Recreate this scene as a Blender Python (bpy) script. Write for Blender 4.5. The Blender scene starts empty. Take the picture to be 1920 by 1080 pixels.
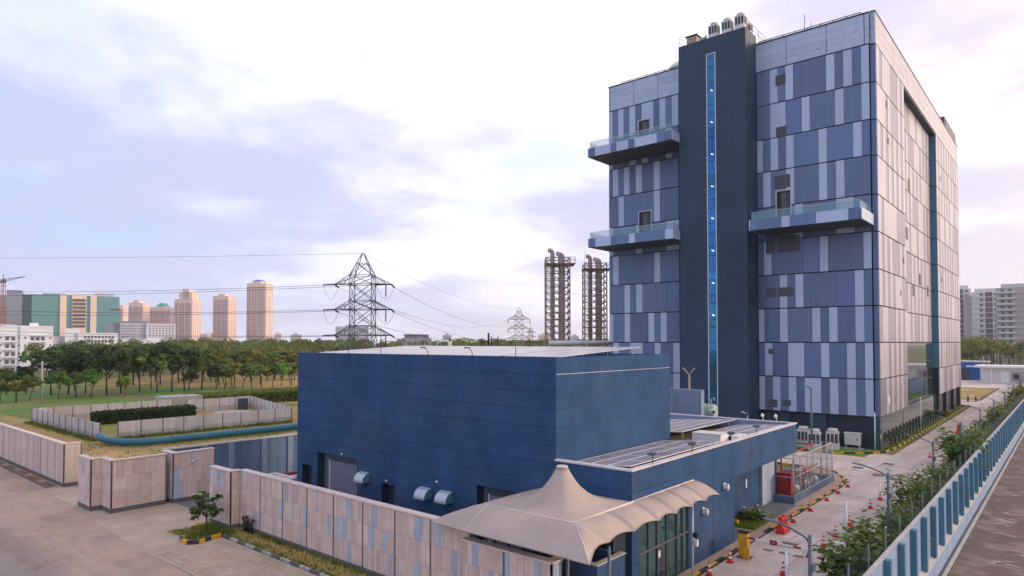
import bpy, math, random
from mathutils import Vector, Matrix
R = math.radians
random.seed(7)
S = bpy.context.scene
COL = S.collection
# ---------------------------------------------------------------- camera
FPX, CH, XC, YC, YHOR = 1240.0, 11.0, 960.0, 610.0, 641.6      # focal length and principal point in photo pixels, camera height
PITCH = math.atan((YHOR - YC) / FPX)
YAW = math.atan(1056 / FPX * math.cos(PITCH))
cam = bpy.data.cameras.new('camera')
cam.sensor_width = 36; cam.lens = FPX / 1920 * 36
cam.shift_y = (YC - 540) / 1920
cam.clip_start = .1; cam.clip_end = 9000
co = bpy.data.objects.new('camera', cam); COL.objects.link(co)
co.location = (0, 0, CH); co.rotation_euler = (R(90) + PITCH, 0, YAW)
S.camera = co
# ---------------------------------------------------------------- light
SUN_AZ, SUN_EL = R(48), R(15)            # azimuth from +Y towards +X
sdir = Vector((math.sin(SUN_AZ) * math.cos(SUN_EL), math.cos(SUN_AZ) * math.cos(SUN_EL), math.sin(SUN_EL)))
sl = bpy.data.lights.new('sun', 'SUN'); sl.energy = 1.5; sl.angle = R(11); sl.color = (1, .79, .60)
so = bpy.data.objects.new('sun', sl); COL.objects.link(so)
so.rotation_euler = (-sdir).to_track_quat('-Z', 'Y').to_euler()
W = bpy.data.worlds.new('World'); S.world = W; W.use_nodes = True
nt = W.node_tree; N = nt.nodes; L = nt.links
for n in list(N): N.remove(n)
def wn(t, **k):
    n = N.new(t)
    for a, v in k.items(): setattr(n, a, v)
    return n
def wmath(op, a, b=None, clamp=False):
    n = wn('ShaderNodeMath', operation=op, use_clamp=clamp)
    for i, v in enumerate((a, b)):
        if v is None: continue
        if isinstance(v, (int, float)): n.inputs[i].default_value = v
        else: L.new(v, n.inputs[i])
    return n.outputs[0]
def wmix(f, a, b):
    n = wn('ShaderNodeMix', data_type='RGBA')
    for i, v in ((0, f), (6, a), (7, b)):
        if isinstance(v, (int, float)): n.inputs[i].default_value = v
        elif isinstance(v, tuple): n.inputs[i].default_value = (*v, 1)
        else: L.new(v, n.inputs[i])
    return n.outputs[2]
def wramp(f, lo, hi):
    n = wn('ShaderNodeMapRange'); n.inputs[1].default_value = lo; n.inputs[2].default_value = hi
    n.interpolation_type = 'SMOOTHSTEP'
    L.new(f, n.inputs[0]); return n.outputs[0]
tc = wn('ShaderNodeTexCoord'); sep = wn('ShaderNodeSeparateXYZ'); L.new(tc.outputs['Generated'], sep.inputs[0])
zz = wmath('MAXIMUM', sep.outputs[2], 0.0)
den = wmath('ADD', zz, .16)
cmb = wn('ShaderNodeCombineXYZ')
L.new(wmath('DIVIDE', sep.outputs[0], den), cmb.inputs[0]); L.new(wmath('DIVIDE', sep.outputs[1], den), cmb.inputs[1])
def wnoise(scale, detail, rough, off, dist=0):
    m = wn('ShaderNodeMapping'); m.inputs['Location'].default_value = off; L.new(cmb.outputs[0], m.inputs[0])
    n = wn('ShaderNodeTexNoise'); n.inputs['Scale'].default_value = scale; n.inputs['Detail'].default_value = detail
    n.inputs['Roughness'].default_value = rough; n.inputs['Distortion'].default_value = dist
    L.new(m.outputs[0], n.inputs['Vector']); return n.outputs['Fac']
nA = wnoise(.5, 9, .55, (5.3, 2.2, 0), .25)
nB = wnoise(1.2, 9, .6, (9.2, 4.4, 0), .2)
sky = wn('ShaderNodeTexSky', sky_type='NISHITA', sun_disc=False, sun_elevation=SUN_EL, sun_rotation=SUN_AZ)
sky.air_density = 1.2; sky.dust_density = 1.5; sky.ozone_density = 2
dp = wn('ShaderNodeVectorMath', operation='DOT_PRODUCT'); L.new(tc.outputs['Generated'], dp.inputs[0]); dp.inputs[1].default_value = sdir
toward = wramp(dp.outputs['Value'], -1.0, .75)           # 0 away from the sun, 1 towards it
# cloud layer: lit cloud, shaded cloud, both bluer away from the sunset
lit = wmix(toward, (6.0, 6.5, 8.2), (9.2, 8.5, 8.6))
shade = wmix(toward, (3.3, 3.9, 5.8), (4.6, 4.4, 5.7))
cl = wmix(wramp(wmath('ADD', wmath('MULTIPLY', nA, .62), wmath('MULTIPLY', nB, .38)), .45, .60), shade, lit)
gapblue = wmix(toward, (2.6, 4.2, 7.4), (3.9, 5.6, 7.2))
gap = wmix(.25, gapblue, sky.outputs[0])
c1 = wmix(wmath('MULTIPLY', wramp(nB, .50, .74), .6), cl, gap)
hz = wmath('POWER', wmath('SUBTRACT', 1.0, zz, True), 14)
hzc = wmix(toward, (5.4, 5.5, 7.0), (8.2, 7.2, 7.2))
c2 = wmix(wmath('MULTIPLY', hz, .75), c1, hzc)
glow = wmath('POWER', wmath('MAXIMUM', dp.outputs['Value'], 0.0), 5)
c2 = wmix(wmath('MULTIPLY', glow, .8), c2, (12.0, 9.0, 6.0))          # low sun behind thin cloud
bg = wn('ShaderNodeBackground'); bg.inputs[1].default_value = .1; L.new(c2, bg.inputs[0])
wo = wn('ShaderNodeOutputWorld'); L.new(bg.outputs[0], wo.inputs[0])
S.view_settings.view_transform = 'Standard'; S.view_settings.look = 'None'
S.view_settings.exposure = .80; S.view_settings.gamma = 1
S.render.engine = 'CYCLES'
# ---------------------------------------------------------------- helpers
FWH = Vector((-math.sin(YAW), math.cos(YAW), 0)); RTH = Vector((math.cos(YAW), math.sin(YAW), 0))
def at(px, py, d):                        # point seen at photo pixel (px, py), d metres ahead of the camera
    fw = FWH * math.cos(PITCH) + Vector((0, 0, math.sin(PITCH))); up = RTH.cross(fw)
    r = fw + RTH * ((px - XC) / FPX) - up * ((py - YC) / FPX)
    r = r * (d / r.dot(FWH)); return Vector((r.x, r.y, r.z + CH))
def gd(px, py, z=0):                      # point at height z seen at photo pixel
    a = at(px, py, 1.0); t = (z - CH) / (a.z - CH); return Vector((a.x * t, a.y * t, z))
ORG = {}
class MB:
    def __init__(s): s.v = []; s.f = []; s.m = []; s.sm = []
    def face(s, pts, m=0, smooth=False):
        b = len(s.v); s.v += [tuple(p) for p in pts]; s.f.append(tuple(range(b, b + len(pts)))); s.m.append(m); s.sm.append(smooth)
    def box(s, x0, y0, z0, x1, y1, z1, m=0):
        b = len(s.v)
        s.v += [(x0,y0,z0),(x1,y0,z0),(x1,y1,z0),(x0,y1,z0),(x0,y0,z1),(x1,y0,z1),(x1,y1,z1),(x0,y1,z1)]
        for q in ((0,3,2,1),(4,5,6,7),(0,1,5,4),(1,2,6,5),(2,3,7,6),(3,0,4,7)):
            s.f.append(tuple(b + i for i in q)); s.m.append(m); s.sm.append(False)
        return s
    def hexa(s, bot, top, m=0):            # eight corners: bottom ring and top ring
        b = len(s.v); s.v += [tuple(p) for p in bot] + [tuple(p) for p in top]; n = len(bot)
        s.f.append(tuple(b + i for i in reversed(range(n)))); s.f.append(tuple(b + n + i for i in range(n)))
        for i in range(n):
            j = (i + 1) % n; s.f.append((b + i, b + j, b + n + j, b + n + i))
        s.m += [m] * (n + 2); s.sm += [False] * (n + 2); return s
    def obox(s, c, ax, ay, hx, hy, z0, z1, m=0):   # oriented box round c
        c = Vector((c[0], c[1], 0)); ax = Vector((ax[0], ax[1], 0)); ay = Vector((ay[0], ay[1], 0))
        q = [c - ax*hx - ay*hy, c + ax*hx - ay*hy, c + ax*hx + ay*hy, c - ax*hx + ay*hy]
        return s.hexa([(p.x, p.y, z0) for p in q], [(p.x, p.y, z1) for p in q], m)
    def tube(s, path, r, n=8, m=0, cap=True, smooth=True):
        path = [Vector(p) for p in path]; k = len(path)
        rs = r if isinstance(r, (list, tuple)) else [r] * k
        b = len(s.v); up = None
        for i, p in enumerate(path):
            t = (path[min(i+1, k-1)] - path[max(i-1, 0)]).normalized()
            if up is None:
                up = Vector((0, 0, 1)) if abs(t.z) < .95 else Vector((1, 0, 0))
            a = t.cross(up).normalized(); c = a.cross(t).normalized(); up = c
            for j in range(n):
                th = 2 * math.pi * j / n
                s.v.append(tuple(p + (a * math.cos(th) + c * math.sin(th)) * rs[i]))
        for i in range(k - 1):
            for j in range(n):
                j2 = (j + 1) % n
                s.f.append((b+i*n+j, b+(i+1)*n+j, b+(i+1)*n+j2, b+i*n+j2)); s.m.append(m); s.sm.append(smooth)
        if cap:
            s.f.append(tuple(b + j for j in range(n))); s.m.append(m); s.sm.append(False)
            s.f.append(tuple(b + (k-1)*n + j for j in reversed(range(n)))); s.m.append(m); s.sm.append(False)
        return s
    def bar(s, a, b, w, m=0): return s.tube([a, b], w * .7, 4, m, True, False)
    def lathe(s, prof, c, n=14, m=0, ms=None):     # prof: (radius, z) pairs
        b = len(s.v)
        for r, z in prof:
            for j in range(n):
                th = 2*math.pi*j/n; s.v.append((c[0] + r*math.cos(th), c[1] + r*math.sin(th), c[2] + z))
        for i in range(len(prof) - 1):
            for j in range(n):
                j2 = (j+1) % n; s.f.append((b+i*n+j, b+i*n+j2, b+(i+1)*n+j2, b+(i+1)*n+j))
                s.m.append(ms[i] if ms else m); s.sm.append(True)
        s.f.append(tuple(b + j for j in reversed(range(n)))); s.m.append(m); s.sm.append(False)
        s.f.append(tuple(b + (len(prof)-1)*n + j for j in range(n))); s.m.append(ms[-1] if ms else m); s.sm.append(False)
        return s
    def mesh(s, name, mats, off=(0,0,0)):
        me = bpy.data.meshes.new(name)
        me.from_pydata([(v[0]-off[0], v[1]-off[1], v[2]-off[2]) for v in s.v], [], s.f)
        for mt in (mats if isinstance(mats, (list, tuple)) else [mats]): me.materials.append(mt)
        me.polygons.foreach_set('material_index', s.m); me.polygons.foreach_set('use_smooth', s.sm)
        me.update(); return me
    def build(s, name, mats, parent=None, org=None):
        off = ORG.get(parent.name, (0,0,0)) if parent else (org or (0,0,0))
        o = bpy.data.objects.new(name, s.mesh(name, mats, off)); COL.objects.link(o)
        if parent: o.parent = parent; ORG[o.name] = off
        else: o.location = off; ORG[o.name] = off
        return o
def tag(o, label=None, cat=None, group=None, kind=None):
    for k, v in (('label', label), ('category', cat), ('group', group), ('kind', kind)):
        if v: o[k] = v
    return o
def thing(name, label, cat, loc=(0,0,0), group=None, rz=0, kind=None):
    o = bpy.data.objects.new(name, None); COL.objects.link(o); o.location = loc; o.rotation_euler = (0, 0, rz)
    o.empty_display_size = .2; ORG[o.name] = (0,0,0) if rz else tuple(loc)
    return tag(o, label, cat, group, kind)
def inst(name, me, parent=None, loc=(0,0,0), scale=(1,1,1), rot=(0,0,0)):   # another object on the same mesh; loc in world when the parent is unrotated
    o = bpy.data.objects.new(name, me); COL.objects.link(o)
    off = ORG.get(parent.name, (0,0,0)) if parent else (0,0,0)
    o.location = (loc[0]-off[0], loc[1]-off[1], loc[2]-off[2]); o.scale = scale; o.rotation_euler = rot
    if parent: o.parent = parent; ORG[o.name] = off
    return o
def copy_tree(o, parent=None):
    c = o.copy(); COL.objects.link(c); c.parent = parent
    for ch in o.children: copy_tree(ch, c)
    return c
ORDN = 'first second third fourth fifth sixth seventh eighth ninth tenth eleventh twelfth thirteenth fourteenth fifteenth sixteenth seventeenth eighteenth nineteenth twentieth'.split()
def nth(i): return ORDN[i] if i < 20 else ('twenty-' + ORDN[i-20] if i < 29 else 'thirtieth' if i == 29 else 'thirty-' + ORDN[i-30] if i < 39 else 'fortieth' if i == 39 else 'forty-' + ORDN[i-40])
_unit = {}
def unit(mat):                            # unit box mesh (0..1) per material
    if mat.name not in _unit: _unit[mat.name] = MB().box(0,0,0,1,1,1).mesh('block', mat)
    return _unit[mat.name]
def piece(name, mat, parent, x0, y0, z0, x1, y1, z1):
    rot = (random.gauss(0, .0022), 0, random.gauss(0, .0035)) if name == 'cladding_panel' else (0, 0, 0)
    return inst(name, unit(mat), parent, (x0, y0, z0), (x1-x0, y1-y0, z1-z0), rot)
# ---------------------------------------------------------------- materials
def mat(name, col, rough=.75, var=.12, scale=.8, bump=.0, bscale=25, metal=0, spec=.4, streak=0, rnd=0, fine=.08, col2=None, c2lo=.5, c2hi=.62, c2scale=.25, hue=0):
    m = bpy.data.materials.new(name); m.use_nodes = True; t = m.node_tree; n = t.nodes; l = t.links
    b = n['Principled BSDF']; b.inputs['Roughness'].default_value = rough; b.inputs['Metallic'].default_value = metal
    b.inputs['Specular IOR Level'].default_value = spec
    geo = n.new('ShaderNodeNewGeometry'); pos = geo.outputs['Position']
    def noise(sc, det=5, vec=None, rg=.55):
        q = n.new('ShaderNodeTexNoise'); q.inputs['Scale'].default_value = sc; q.inputs['Detail'].default_value = det; q.inputs['Roughness'].default_value = rg
        l.new(vec or pos, q.inputs['Vector']); return q.outputs['Fac']
    def mth(op, a, bb):
        q = n.new('ShaderNodeMath'); q.operation = op
        for i, v in enumerate((a, bb)):
            if isinstance(v, (int, float)): q.inputs[i].default_value = v
            else: l.new(v, q.inputs[i])
        return q.outputs[0]
    def rng(f, lo, hi, a, bb):
        q = n.new('ShaderNodeMapRange'); q.inputs[1].default_value = lo; q.inputs[2].default_value = hi; q.inputs[3].default_value = a; q.inputs[4].default_value = bb
        l.new(f, q.inputs[0]); return q.outputs[0]
    val = rng(noise(scale), .3, .7, 1 - var, 1 + var)
    if fine: val = mth('MULTIPLY', val, rng(noise(scale * 14, 3), .3, .7, 1 - fine, 1 + fine))
    if streak:
        mp = n.new('ShaderNodeMapping'); mp.inputs['Scale'].default_value = (2.2, 2.2, .12); l.new(pos, mp.inputs[0])
        val = mth('MULTIPLY', val, rng(noise(1.0, 6, mp.outputs[0], .65), .35, .68, 1 - streak, 1 + streak))
    if rnd:
        oi = n.new('ShaderNodeObjectInfo'); val = mth('MULTIPLY', val, rng(oi.outputs['Random'], 0, 1, 1 - rnd, 1 + rnd))
    base = n.new('ShaderNodeMix'); base.data_type = 'RGBA'; base.inputs[6].default_value = (*col, 1); base.inputs[7].default_value = (*(col2 or col), 1)
    if col2: l.new(rng(noise(c2scale, 6), c2lo, c2hi, 0, 1), base.inputs[0])
    else: base.inputs[0].default_value = 0
    cur = base.outputs[2]
    if hue:
        oi = n.new('ShaderNodeObjectInfo'); hs = n.new('ShaderNodeHueSaturation'); l.new(cur, hs.inputs['Color'])
        wn_ = n.new('ShaderNodeTexWhiteNoise'); wn_.noise_dimensions = '1D'; l.new(oi.outputs['Random'], wn_.inputs['W'])
        l.new(rng(wn_.outputs[0], 0, 1, .5 - hue, .5 + hue), hs.inputs['Hue']); cur = hs.outputs[0]
    mul = n.new('ShaderNodeVectorMath'); mul.operation = 'SCALE'; l.new(cur, mul.inputs[0]); l.new(val, mul.inputs['Scale'])
    l.new(mul.outputs[0], b.inputs['Base Color'])
    if bump:
        bp = n.new('ShaderNodeBump'); bp.inputs['Strength'].default_value = bump; bp.inputs['Distance'].default_value = .03
        l.new(noise(bscale, 4), bp.inputs['Height']); l.new(bp.outputs[0], b.inputs['Normal'])
    m['_c'] = 1
    return m
def glassy(name, col, rough=.04, metal=.0, spec=1.0, alpha=1):
    m = mat(name, col, rough, .05, .3, 0, fine=0, metal=metal, spec=spec); m.node_tree.nodes['Principled BSDF'].inputs['Alpha'].default_value = alpha; return m
X = {}
X['ground'] = mat('ground_soil', (.17,.16,.06), .95, .25, .05, col2=(.075,.10,.025), c2scale=.03, c2lo=.4, c2hi=.6)
X['lawn'] = mat('lawn', (.10,.20,.018), .95, .25, .12, .3, 9, col2=(.22,.17,.06), c2scale=.06, c2lo=.5, c2hi=.68)
X['drylawn'] = mat('dry_lawn', (.37,.24,.085), .95, .22, .15, .3, 9, col2=(.21,.20,.04), c2scale=.11, c2lo=.48, c2hi=.6)
X['dirt'] = mat('dirt', (.20,.12,.075), .95, .2, .3, .3, 6)
X['asphalt'] = mat('street_asphalt', (.275,.222,.195), .9, .12, .25, .12, 40, col2=(.42,.30,.22), c2scale=.13, c2lo=.52, c2hi=.72)
def dusty(m):
    t = m.node_tree; n = t.nodes; l = t.links; mixn = [q for q in n if q.type == 'MIX'][0]; g = n.new('ShaderNodeNewGeometry'); sp = n.new('ShaderNodeSeparateXYZ'); l.new(g.outputs['Position'], sp.inputs[0])
    nz = n.new('ShaderNodeTexNoise'); nz.inputs['Scale'].default_value = .45; nz.inputs['Detail'].default_value = 7; l.new(g.outputs['Position'], nz.inputs['Vector'])
    a = n.new('ShaderNodeMath'); a.operation = 'MULTIPLY_ADD'; a.inputs[1].default_value = 5.0; l.new(nz.outputs['Fac'], a.inputs[0]); l.new(sp.outputs[1], a.inputs[2])
    r = n.new('ShaderNodeMapRange'); r.interpolation_type = 'SMOOTHSTEP'; r.inputs[1].default_value = 11.6; r.inputs[2].default_value = 15.2; l.new(a.outputs[0], r.inputs[0]); l.new(r.outputs[0], mixn.inputs[0])
dusty(X['asphalt'])
def tracks(m, axis, amt):
    t = m.node_tree; n = t.nodes; l = t.links; g = n.new('ShaderNodeNewGeometry'); mp = n.new('ShaderNodeMapping'); mp.inputs['Scale'].default_value = (.03, .9, 1) if axis == 'x' else (.9, .03, 1); l.new(g.outputs['Position'], mp.inputs[0])
    nz = n.new('ShaderNodeTexNoise'); nz.inputs['Scale'].default_value = 1.0; nz.inputs['Detail'].default_value = 6; l.new(mp.outputs[0], nz.inputs['Vector']); r = n.new('ShaderNodeMapRange'); r.inputs[1].default_value = .35; r.inputs[2].default_value = .65; r.inputs[3].default_value = 1 - amt; r.inputs[4].default_value = 1 + amt; l.new(nz.outputs['Fac'], r.inputs[0])
    vo = n.new('ShaderNodeTexVoronoi'); vo.feature = 'DISTANCE_TO_EDGE'; vo.inputs['Scale'].default_value = .22; wv = n.new('ShaderNodeTexNoise'); wv.inputs['Scale'].default_value = .9; l.new(g.outputs['Position'], wv.inputs['Vector']); ad = n.new('ShaderNodeVectorMath'); ad.operation = 'MULTIPLY_ADD'; ad.inputs[1].default_value = (2.5, 2.5, 2.5); l.new(wv.outputs['Color'], ad.inputs[0]); l.new(g.outputs['Position'], ad.inputs[2]); l.new(ad.outputs[0], vo.inputs['Vector'])
    r2 = n.new('ShaderNodeMapRange'); r2.inputs[1].default_value = .0; r2.inputs[2].default_value = .012; r2.inputs[3].default_value = .72; r2.inputs[4].default_value = 1; l.new(vo.outputs['Distance'], r2.inputs[0])
    mu = n.new('ShaderNodeMath'); mu.operation = 'MULTIPLY'; l.new(r.outputs[0], mu.inputs[0]); l.new(r2.outputs[0], mu.inputs[1])
    b = n['Principled BSDF']; src = b.inputs['Base Color'].links[0].from_socket; v = n.new('ShaderNodeVectorMath'); v.operation = 'SCALE'; l.new(src, v.inputs[0]); l.new(mu.outputs[0], v.inputs['Scale']); l.new(v.outputs[0], b.inputs['Base Color'])
tracks(X['asphalt'], 'x', .13)
X['shoulder'] = mat('sandy_shoulder', (.42,.30,.22), .95, .14, .4, .2, 20, col2=(.33,.25,.205), c2scale=.3, c2lo=.5, c2hi=.65)
X['apron'] = mat('driveway_paving', (.41,.32,.245), .9, .14, .5, .15, 30, col2=(.48,.36,.26), c2scale=.4)
X['concrete'] = mat('road_concrete', (.59,.495,.435), .85, .12, .35, .1, 40, col2=(.49,.41,.36), c2scale=.22, c2lo=.48, c2hi=.64)
tracks(X['concrete'], 'y', .10)
X['yard'] = mat('yard_concrete', (.16,.17,.18), .9, .15, .5)
X['paving'] = mat('pavement_blocks', (.42,.30,.23), .9, .14, 1.0, .1, 30)
X['plaster_blue'] = mat('blue_plaster', (.034,.083,.182), .9, .17, .5, .15, 35, spec=.15, streak=.06, fine=.12, col2=(.056,.090,.17), c2scale=.2, c2lo=.48, c2hi=.70)
X['groove'] = mat('dark_joint', (.012,.03,.075), .9)
X['coping'] = mat('pale_coping', (.60,.55,.56), .7, .1, .6)
X['shaft'] = mat('shaft_dark_tile', (.020,.047,.088), .55, .14, .3, .12, 30, streak=.08)
X['light_panel'] = mat('light_panel', (.43,.50,.66), .34, .04, .2, metal=.15, rnd=.06, fine=.02, streak=.04)
X['mid_panel'] = mat('slate_blue_panel', (.118,.174,.315), .34, .05, .2, metal=.15, rnd=.15, fine=.02, streak=.04, hue=.012)
X['slate_panel'] = mat('grey_slate_panel', (.124,.170,.285), .34, .05, .2, metal=.15, rnd=.14, fine=.03, streak=.06)
X['parapet_panel'] = mat('parapet_panel', (.42,.49,.63), .45, .05, .2, metal=.15, rnd=.06, streak=.05)
X['joint'] = mat('cladding_joint', (.012,.018,.035), .8)
X['side_light_sunlit'] = mat('side_light_sunlit_panel', (.49,.455,.51), .3, .05, .2, metal=.2, rnd=.05, streak=.05, fine=.02)  # pale stripe; the right face's warm sunlight is mixed into its colour
X['side_mid_sunlit'] = mat('side_mid_sunlit_panel', (.255,.232,.29), .3, .05, .2, metal=.2, rnd=.07, streak=.05, fine=.02)  # darker stripe, tinted pinkish by the same painted-in sunlight
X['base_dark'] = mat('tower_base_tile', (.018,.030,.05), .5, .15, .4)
X['base_slate'] = mat('tower_base_column', (.04,.065,.09), .5, .15, .4)
X['louver'] = mat('louver_metal', (.10,.105,.13), .5, .1)
X['black'] = mat('black_metal', (.012,.013,.016), .5)
X['darkgrey'] = mat('dark_grey_metal', (.05,.06,.075), .5)
X['steel'] = mat('galvanised_steel', (.40,.39,.40), .5, .12, 2)
X['rust_steel'] = mat('weathered_steel', (.36,.27,.225), .6, .18, 1.5)
X['pylon'] = mat('pylon_steel', (.10,.135,.15), .6, .12, 1)
X['white'] = mat('white_paint', (.78,.77,.76), .5, .04)
X['offwhite'] = mat('offwhite_paint', (.66,.64,.60), .55, .06)
X['frame'] = mat('window_frame', (.62,.62,.68), .4, .03)
X['strip_glass'] = mat('stair_glass', (.03,.15,.38), .08, .2, .25, metal=.7, rnd=.25, col2=(.03,.18,.30), c2scale=.12, c2lo=.45, c2hi=.6, spec=.8)
X['dark_glass'] = glassy('dark_glass', (.02,.035,.04), .03)
X['teal_glass'] = glassy('teal_glass', (.02,.075,.075), .03)
X['mirror_glass'] = glassy('curtain_glass', (.20,.27,.25), .03, .85)
X['rail_glass'] = glassy('railing_glass', (.20,.42,.47), .03, alpha=.28)
X['tent'] = mat('tent_membrane', (.41,.33,.285), .7, .10, .7, .35, 2.2, fine=.04, col2=(.355,.285,.25), c2scale=.5, c2lo=.5, c2hi=.75)
X['seam'] = mat('tent_seam', (.62,.55,.49), .6)
X['stone_a'] = mat('pink_stone', (.60,.46,.40), .8, .10, 1.6, .12, 30, rnd=.07, fine=.10, hue=.012)
X['stone_b'] = mat('pale_stone', (.62,.495,.435), .8, .10, 1.6, .12, 30, rnd=.06, fine=.12)
X['stone_c'] = mat('blue_grey_stone', (.38,.44,.52), .8, .10, 1.6, .12, 30, rnd=.10, fine=.10)
X['stone_d'] = mat('brown_stone', (.56,.42,.365), .8, .10, 1.6, .12, 30, rnd=.07, fine=.12)
X['slot'] = mat('slate_strip', (.13,.14,.165), .7, .1)
X['wallcore'] = mat('wall_mortar', (.24,.19,.17), .9)
X['capstone'] = mat('wall_capstone', (.64,.52,.47), .7, .08, 1)
X['plinth'] = mat('wall_plinth', (.12,.115,.115), .85)
X['inner_blue'] = mat('inner_wall_paint', (.10,.16,.26), .8, .15, .4, streak=.15)
X['inner_blue2'] = mat('inner_pilaster_paint', (.19,.25,.36), .8, .12, .4, streak=.15)
X['red'] = mat('red_paint', (.33,.02,.026), .5, .08, 2)
X['cone_red'] = mat('cone_red', (.62,.045,.035), .45, .06, 3)
X['yellow'] = mat('yellow_paint', (.66,.36,.03), .55, .14, 2)
X['kblack'] = mat('kerb_black', (.035,.035,.04), .8, .2, 2)
X['marking'] = mat('road_marking', (.66,.60,.56), .8, .16, 2, col2=(.44,.38,.33), c2scale=1.3, c2lo=.5, c2hi=.7)
X['manhole'] = mat('manhole_cover', (.20,.17,.15), .8, .2, 2)
X['pwall'] = mat('perimeter_wall_paint', (.215,.295,.45), .75, .09, .3, .08, 30, streak=.12)
X['fin'] = mat('fin_paint', (.075,.19,.275), .7, .10, .6, .06, 30, streak=.1)
X['ledge'] = mat('ledge_concrete', (.42,.41,.38), .85, .15, 1)
X['outer_road'] = mat('worn_asphalt', (.125,.09,.08), .75, .18, .5, .2, 25, col2=(.21,.165,.15), c2scale=.6)
X['cell'] = mat('solar_cell_sky_sheen', (.38,.35,.36), .22, .08, .6, spec=.6, rnd=.06)  # pale grey stands in for bright sky reflected by the modules
X['cell_pale'] = mat('pale_solar_cell', (.40,.36,.36), .3, .06, .6, spec=.6)
X['alu'] = mat('aluminium', (.72,.68,.69), .35, .04, metal=.3)
X['roofdark'] = mat('roof_membrane', (.17,.145,.13), .9, .25, 1)
X['hood'] = mat('vent_hood_metal', (.50,.55,.60), .35, .08, 2, metal=.3)
X['shutter'] = mat('shutter_metal', (.24,.25,.33), .55, .06, 1)
X['pipe_blue'] = mat('blue_pipe', (.025,.145,.215), .5, .12, .6)
X['tankgreen'] = mat('green_tank', (.28,.40,.36), .5, .15, 1)
X['hoard'] = mat('hoarding_sheet', (.60,.56,.55), .65, .10, .5, streak=.12, rnd=.07)
X['hoard_low'] = mat('hoarding_base', (.47,.44,.44), .75, .12, .6, streak=.2, rnd=.07)
X['hpost'] = mat('hoarding_post', (.20,.14,.115), .8)
X['lampgrey'] = mat('lamp_post_paint', (.10,.13,.165), .5, .06)
X['polewhite'] = mat('pole_white', (.55,.63,.70), .45, .05)
X['bark'] = mat('bark', (.075,.055,.04), .95, .25, 4)
def leafmat(name, col, col2, hue=.02, sc=.45):
    m = mat(name, col, .6, .35, sc, 0, col2=col2, c2scale=.35, c2lo=.42, c2hi=.62, rnd=.22, hue=hue, fine=.3, spec=.25)
    t = m.node_tree; n = t.nodes; l = t.links; b = n['Principled BSDF']; tr = n.new('ShaderNodeBsdfTranslucent'); mx = n.new('ShaderNodeMixShader'); mx.inputs[0].default_value = .38
    src = b.inputs['Base Color'].links[0].from_socket; sc_ = n.new('ShaderNodeVectorMath'); sc_.operation = 'MULTIPLY'; sc_.inputs[1].default_value = (1.5, 1.5, .8); l.new(src, sc_.inputs[0]); l.new(sc_.outputs[0], tr.inputs[0])
    l.new(b.outputs[0], mx.inputs[1]); l.new(tr.outputs[0], mx.inputs[2]); l.new(mx.outputs[0], n['Material Output'].inputs[0])
    return m
X['leaf_dark'] = leafmat('dark_foliage', (.055,.095,.03), (.10,.145,.035))
X['leaf_mid'] = leafmat('olive_foliage', (.16,.20,.04), (.11,.165,.034))
X['leaf_bright'] = leafmat('bright_foliage', (.12,.24,.03), (.18,.27,.035))
X['leaf_yellow'] = leafmat('yellow_green_foliage', (.21,.22,.03), (.12,.16,.028))
X['leaf_wood'] = leafmat('woodland_foliage', (.12,.16,.036), (.19,.19,.045), sc=.12)
X['leaf_plant'] = leafmat('shrub_foliage', (.085,.16,.035), (.17,.21,.05), sc=2)
X['leaf_frangi'] = leafmat('frangipani_foliage', (.13,.21,.07), (.18,.25,.09), sc=2)
X['hedge'] = leafmat('hedge_foliage', (.15,.19,.025), (.19,.17,.04), sc=1)
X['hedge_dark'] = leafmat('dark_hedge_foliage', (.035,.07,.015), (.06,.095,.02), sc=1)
X['fluem'] = mat('flue_cladding', (.52,.44,.41), .5, .12, .8)
X['petal'] = mat('white_petal', (.75,.73,.66), .6)
# ================================================================ THE GROUND
def sheet(name, pts, z, m, sub=None):
    b = MB(); b.face([(p[0], p[1], z) for p in pts], 0); o = b.build(name, m); return tag(o, kind='structure')
def rect(name, x0, y0, x1, y1, z, m): return sheet(name, [(x0,y0),(x1,y0),(x1,y1),(x0,y1)], z, m)
rect('ground', -3500, -600, 2500, 4000, -.02, X['ground'])
rect('lawn', -230, 17.2, -49.6, 120, -.012, X['drylawn'])
sheet('green_lawn', [(-220,20),(-112,27.5),(-112,50),(-125,58),(-90,80),(-150,80),(-230,40)], -.006, X['lawn'])
rect('lawn_strip', -84, 52, -49.7, 75, -.004, X['lawn'])
sheet('dirt_path', [(-230,36),(-133,53),(-120,62),(-95,82),(-97,85),(-124,66),(-136,56),(-230,40)], .0, X['dirt'])
rect('street', -260, -40, 40, 14.0, .0, X['asphalt'])
sheet('road_shoulder', [(-260,16.4),(-58,16.4),(-51,15.6),(-46,15.0),(-36,14.2),(-10,14.0),(40,14.0),(40,12.0),(-18,12.1),(-30,12.5),(-44,12.3),(-60,13.1),(-75,12.7),(-260,13.4)], .004, X['shoulder'])
rect('gate_floor', -59, 15.0, -46.5, 20.5, .006, X['apron'])
sheet('driveway', [(-47,14.5),(-36.2,14.1),(-36.2,17.0),(-37.9,18.2),(-37.9,30),(-46.9,30),(-46.9,15)], .008, X['apron'])
rect('inner_yard', -49, 19.7, -14.4, 57, .012, X['yard']); rect('tower_front_verge', -48, 70.2, -15.5, 76.2, .013, X['lawn'])
rect('inner_road', -13.66, 14, -8.3, 215, .008, X['concrete'])
sheet('forecourt', [(-48,57.5),(-16.5,61.6),(-13.9,57.6),(-13.40,57),(-13.40,73),(-14.6,73.5),(-17.6,70.2),(-48,70.0)], .0085, X['concrete'])
rect('far_yard', -80, 139, -13.4, 152, .007, X['concrete'])
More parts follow.
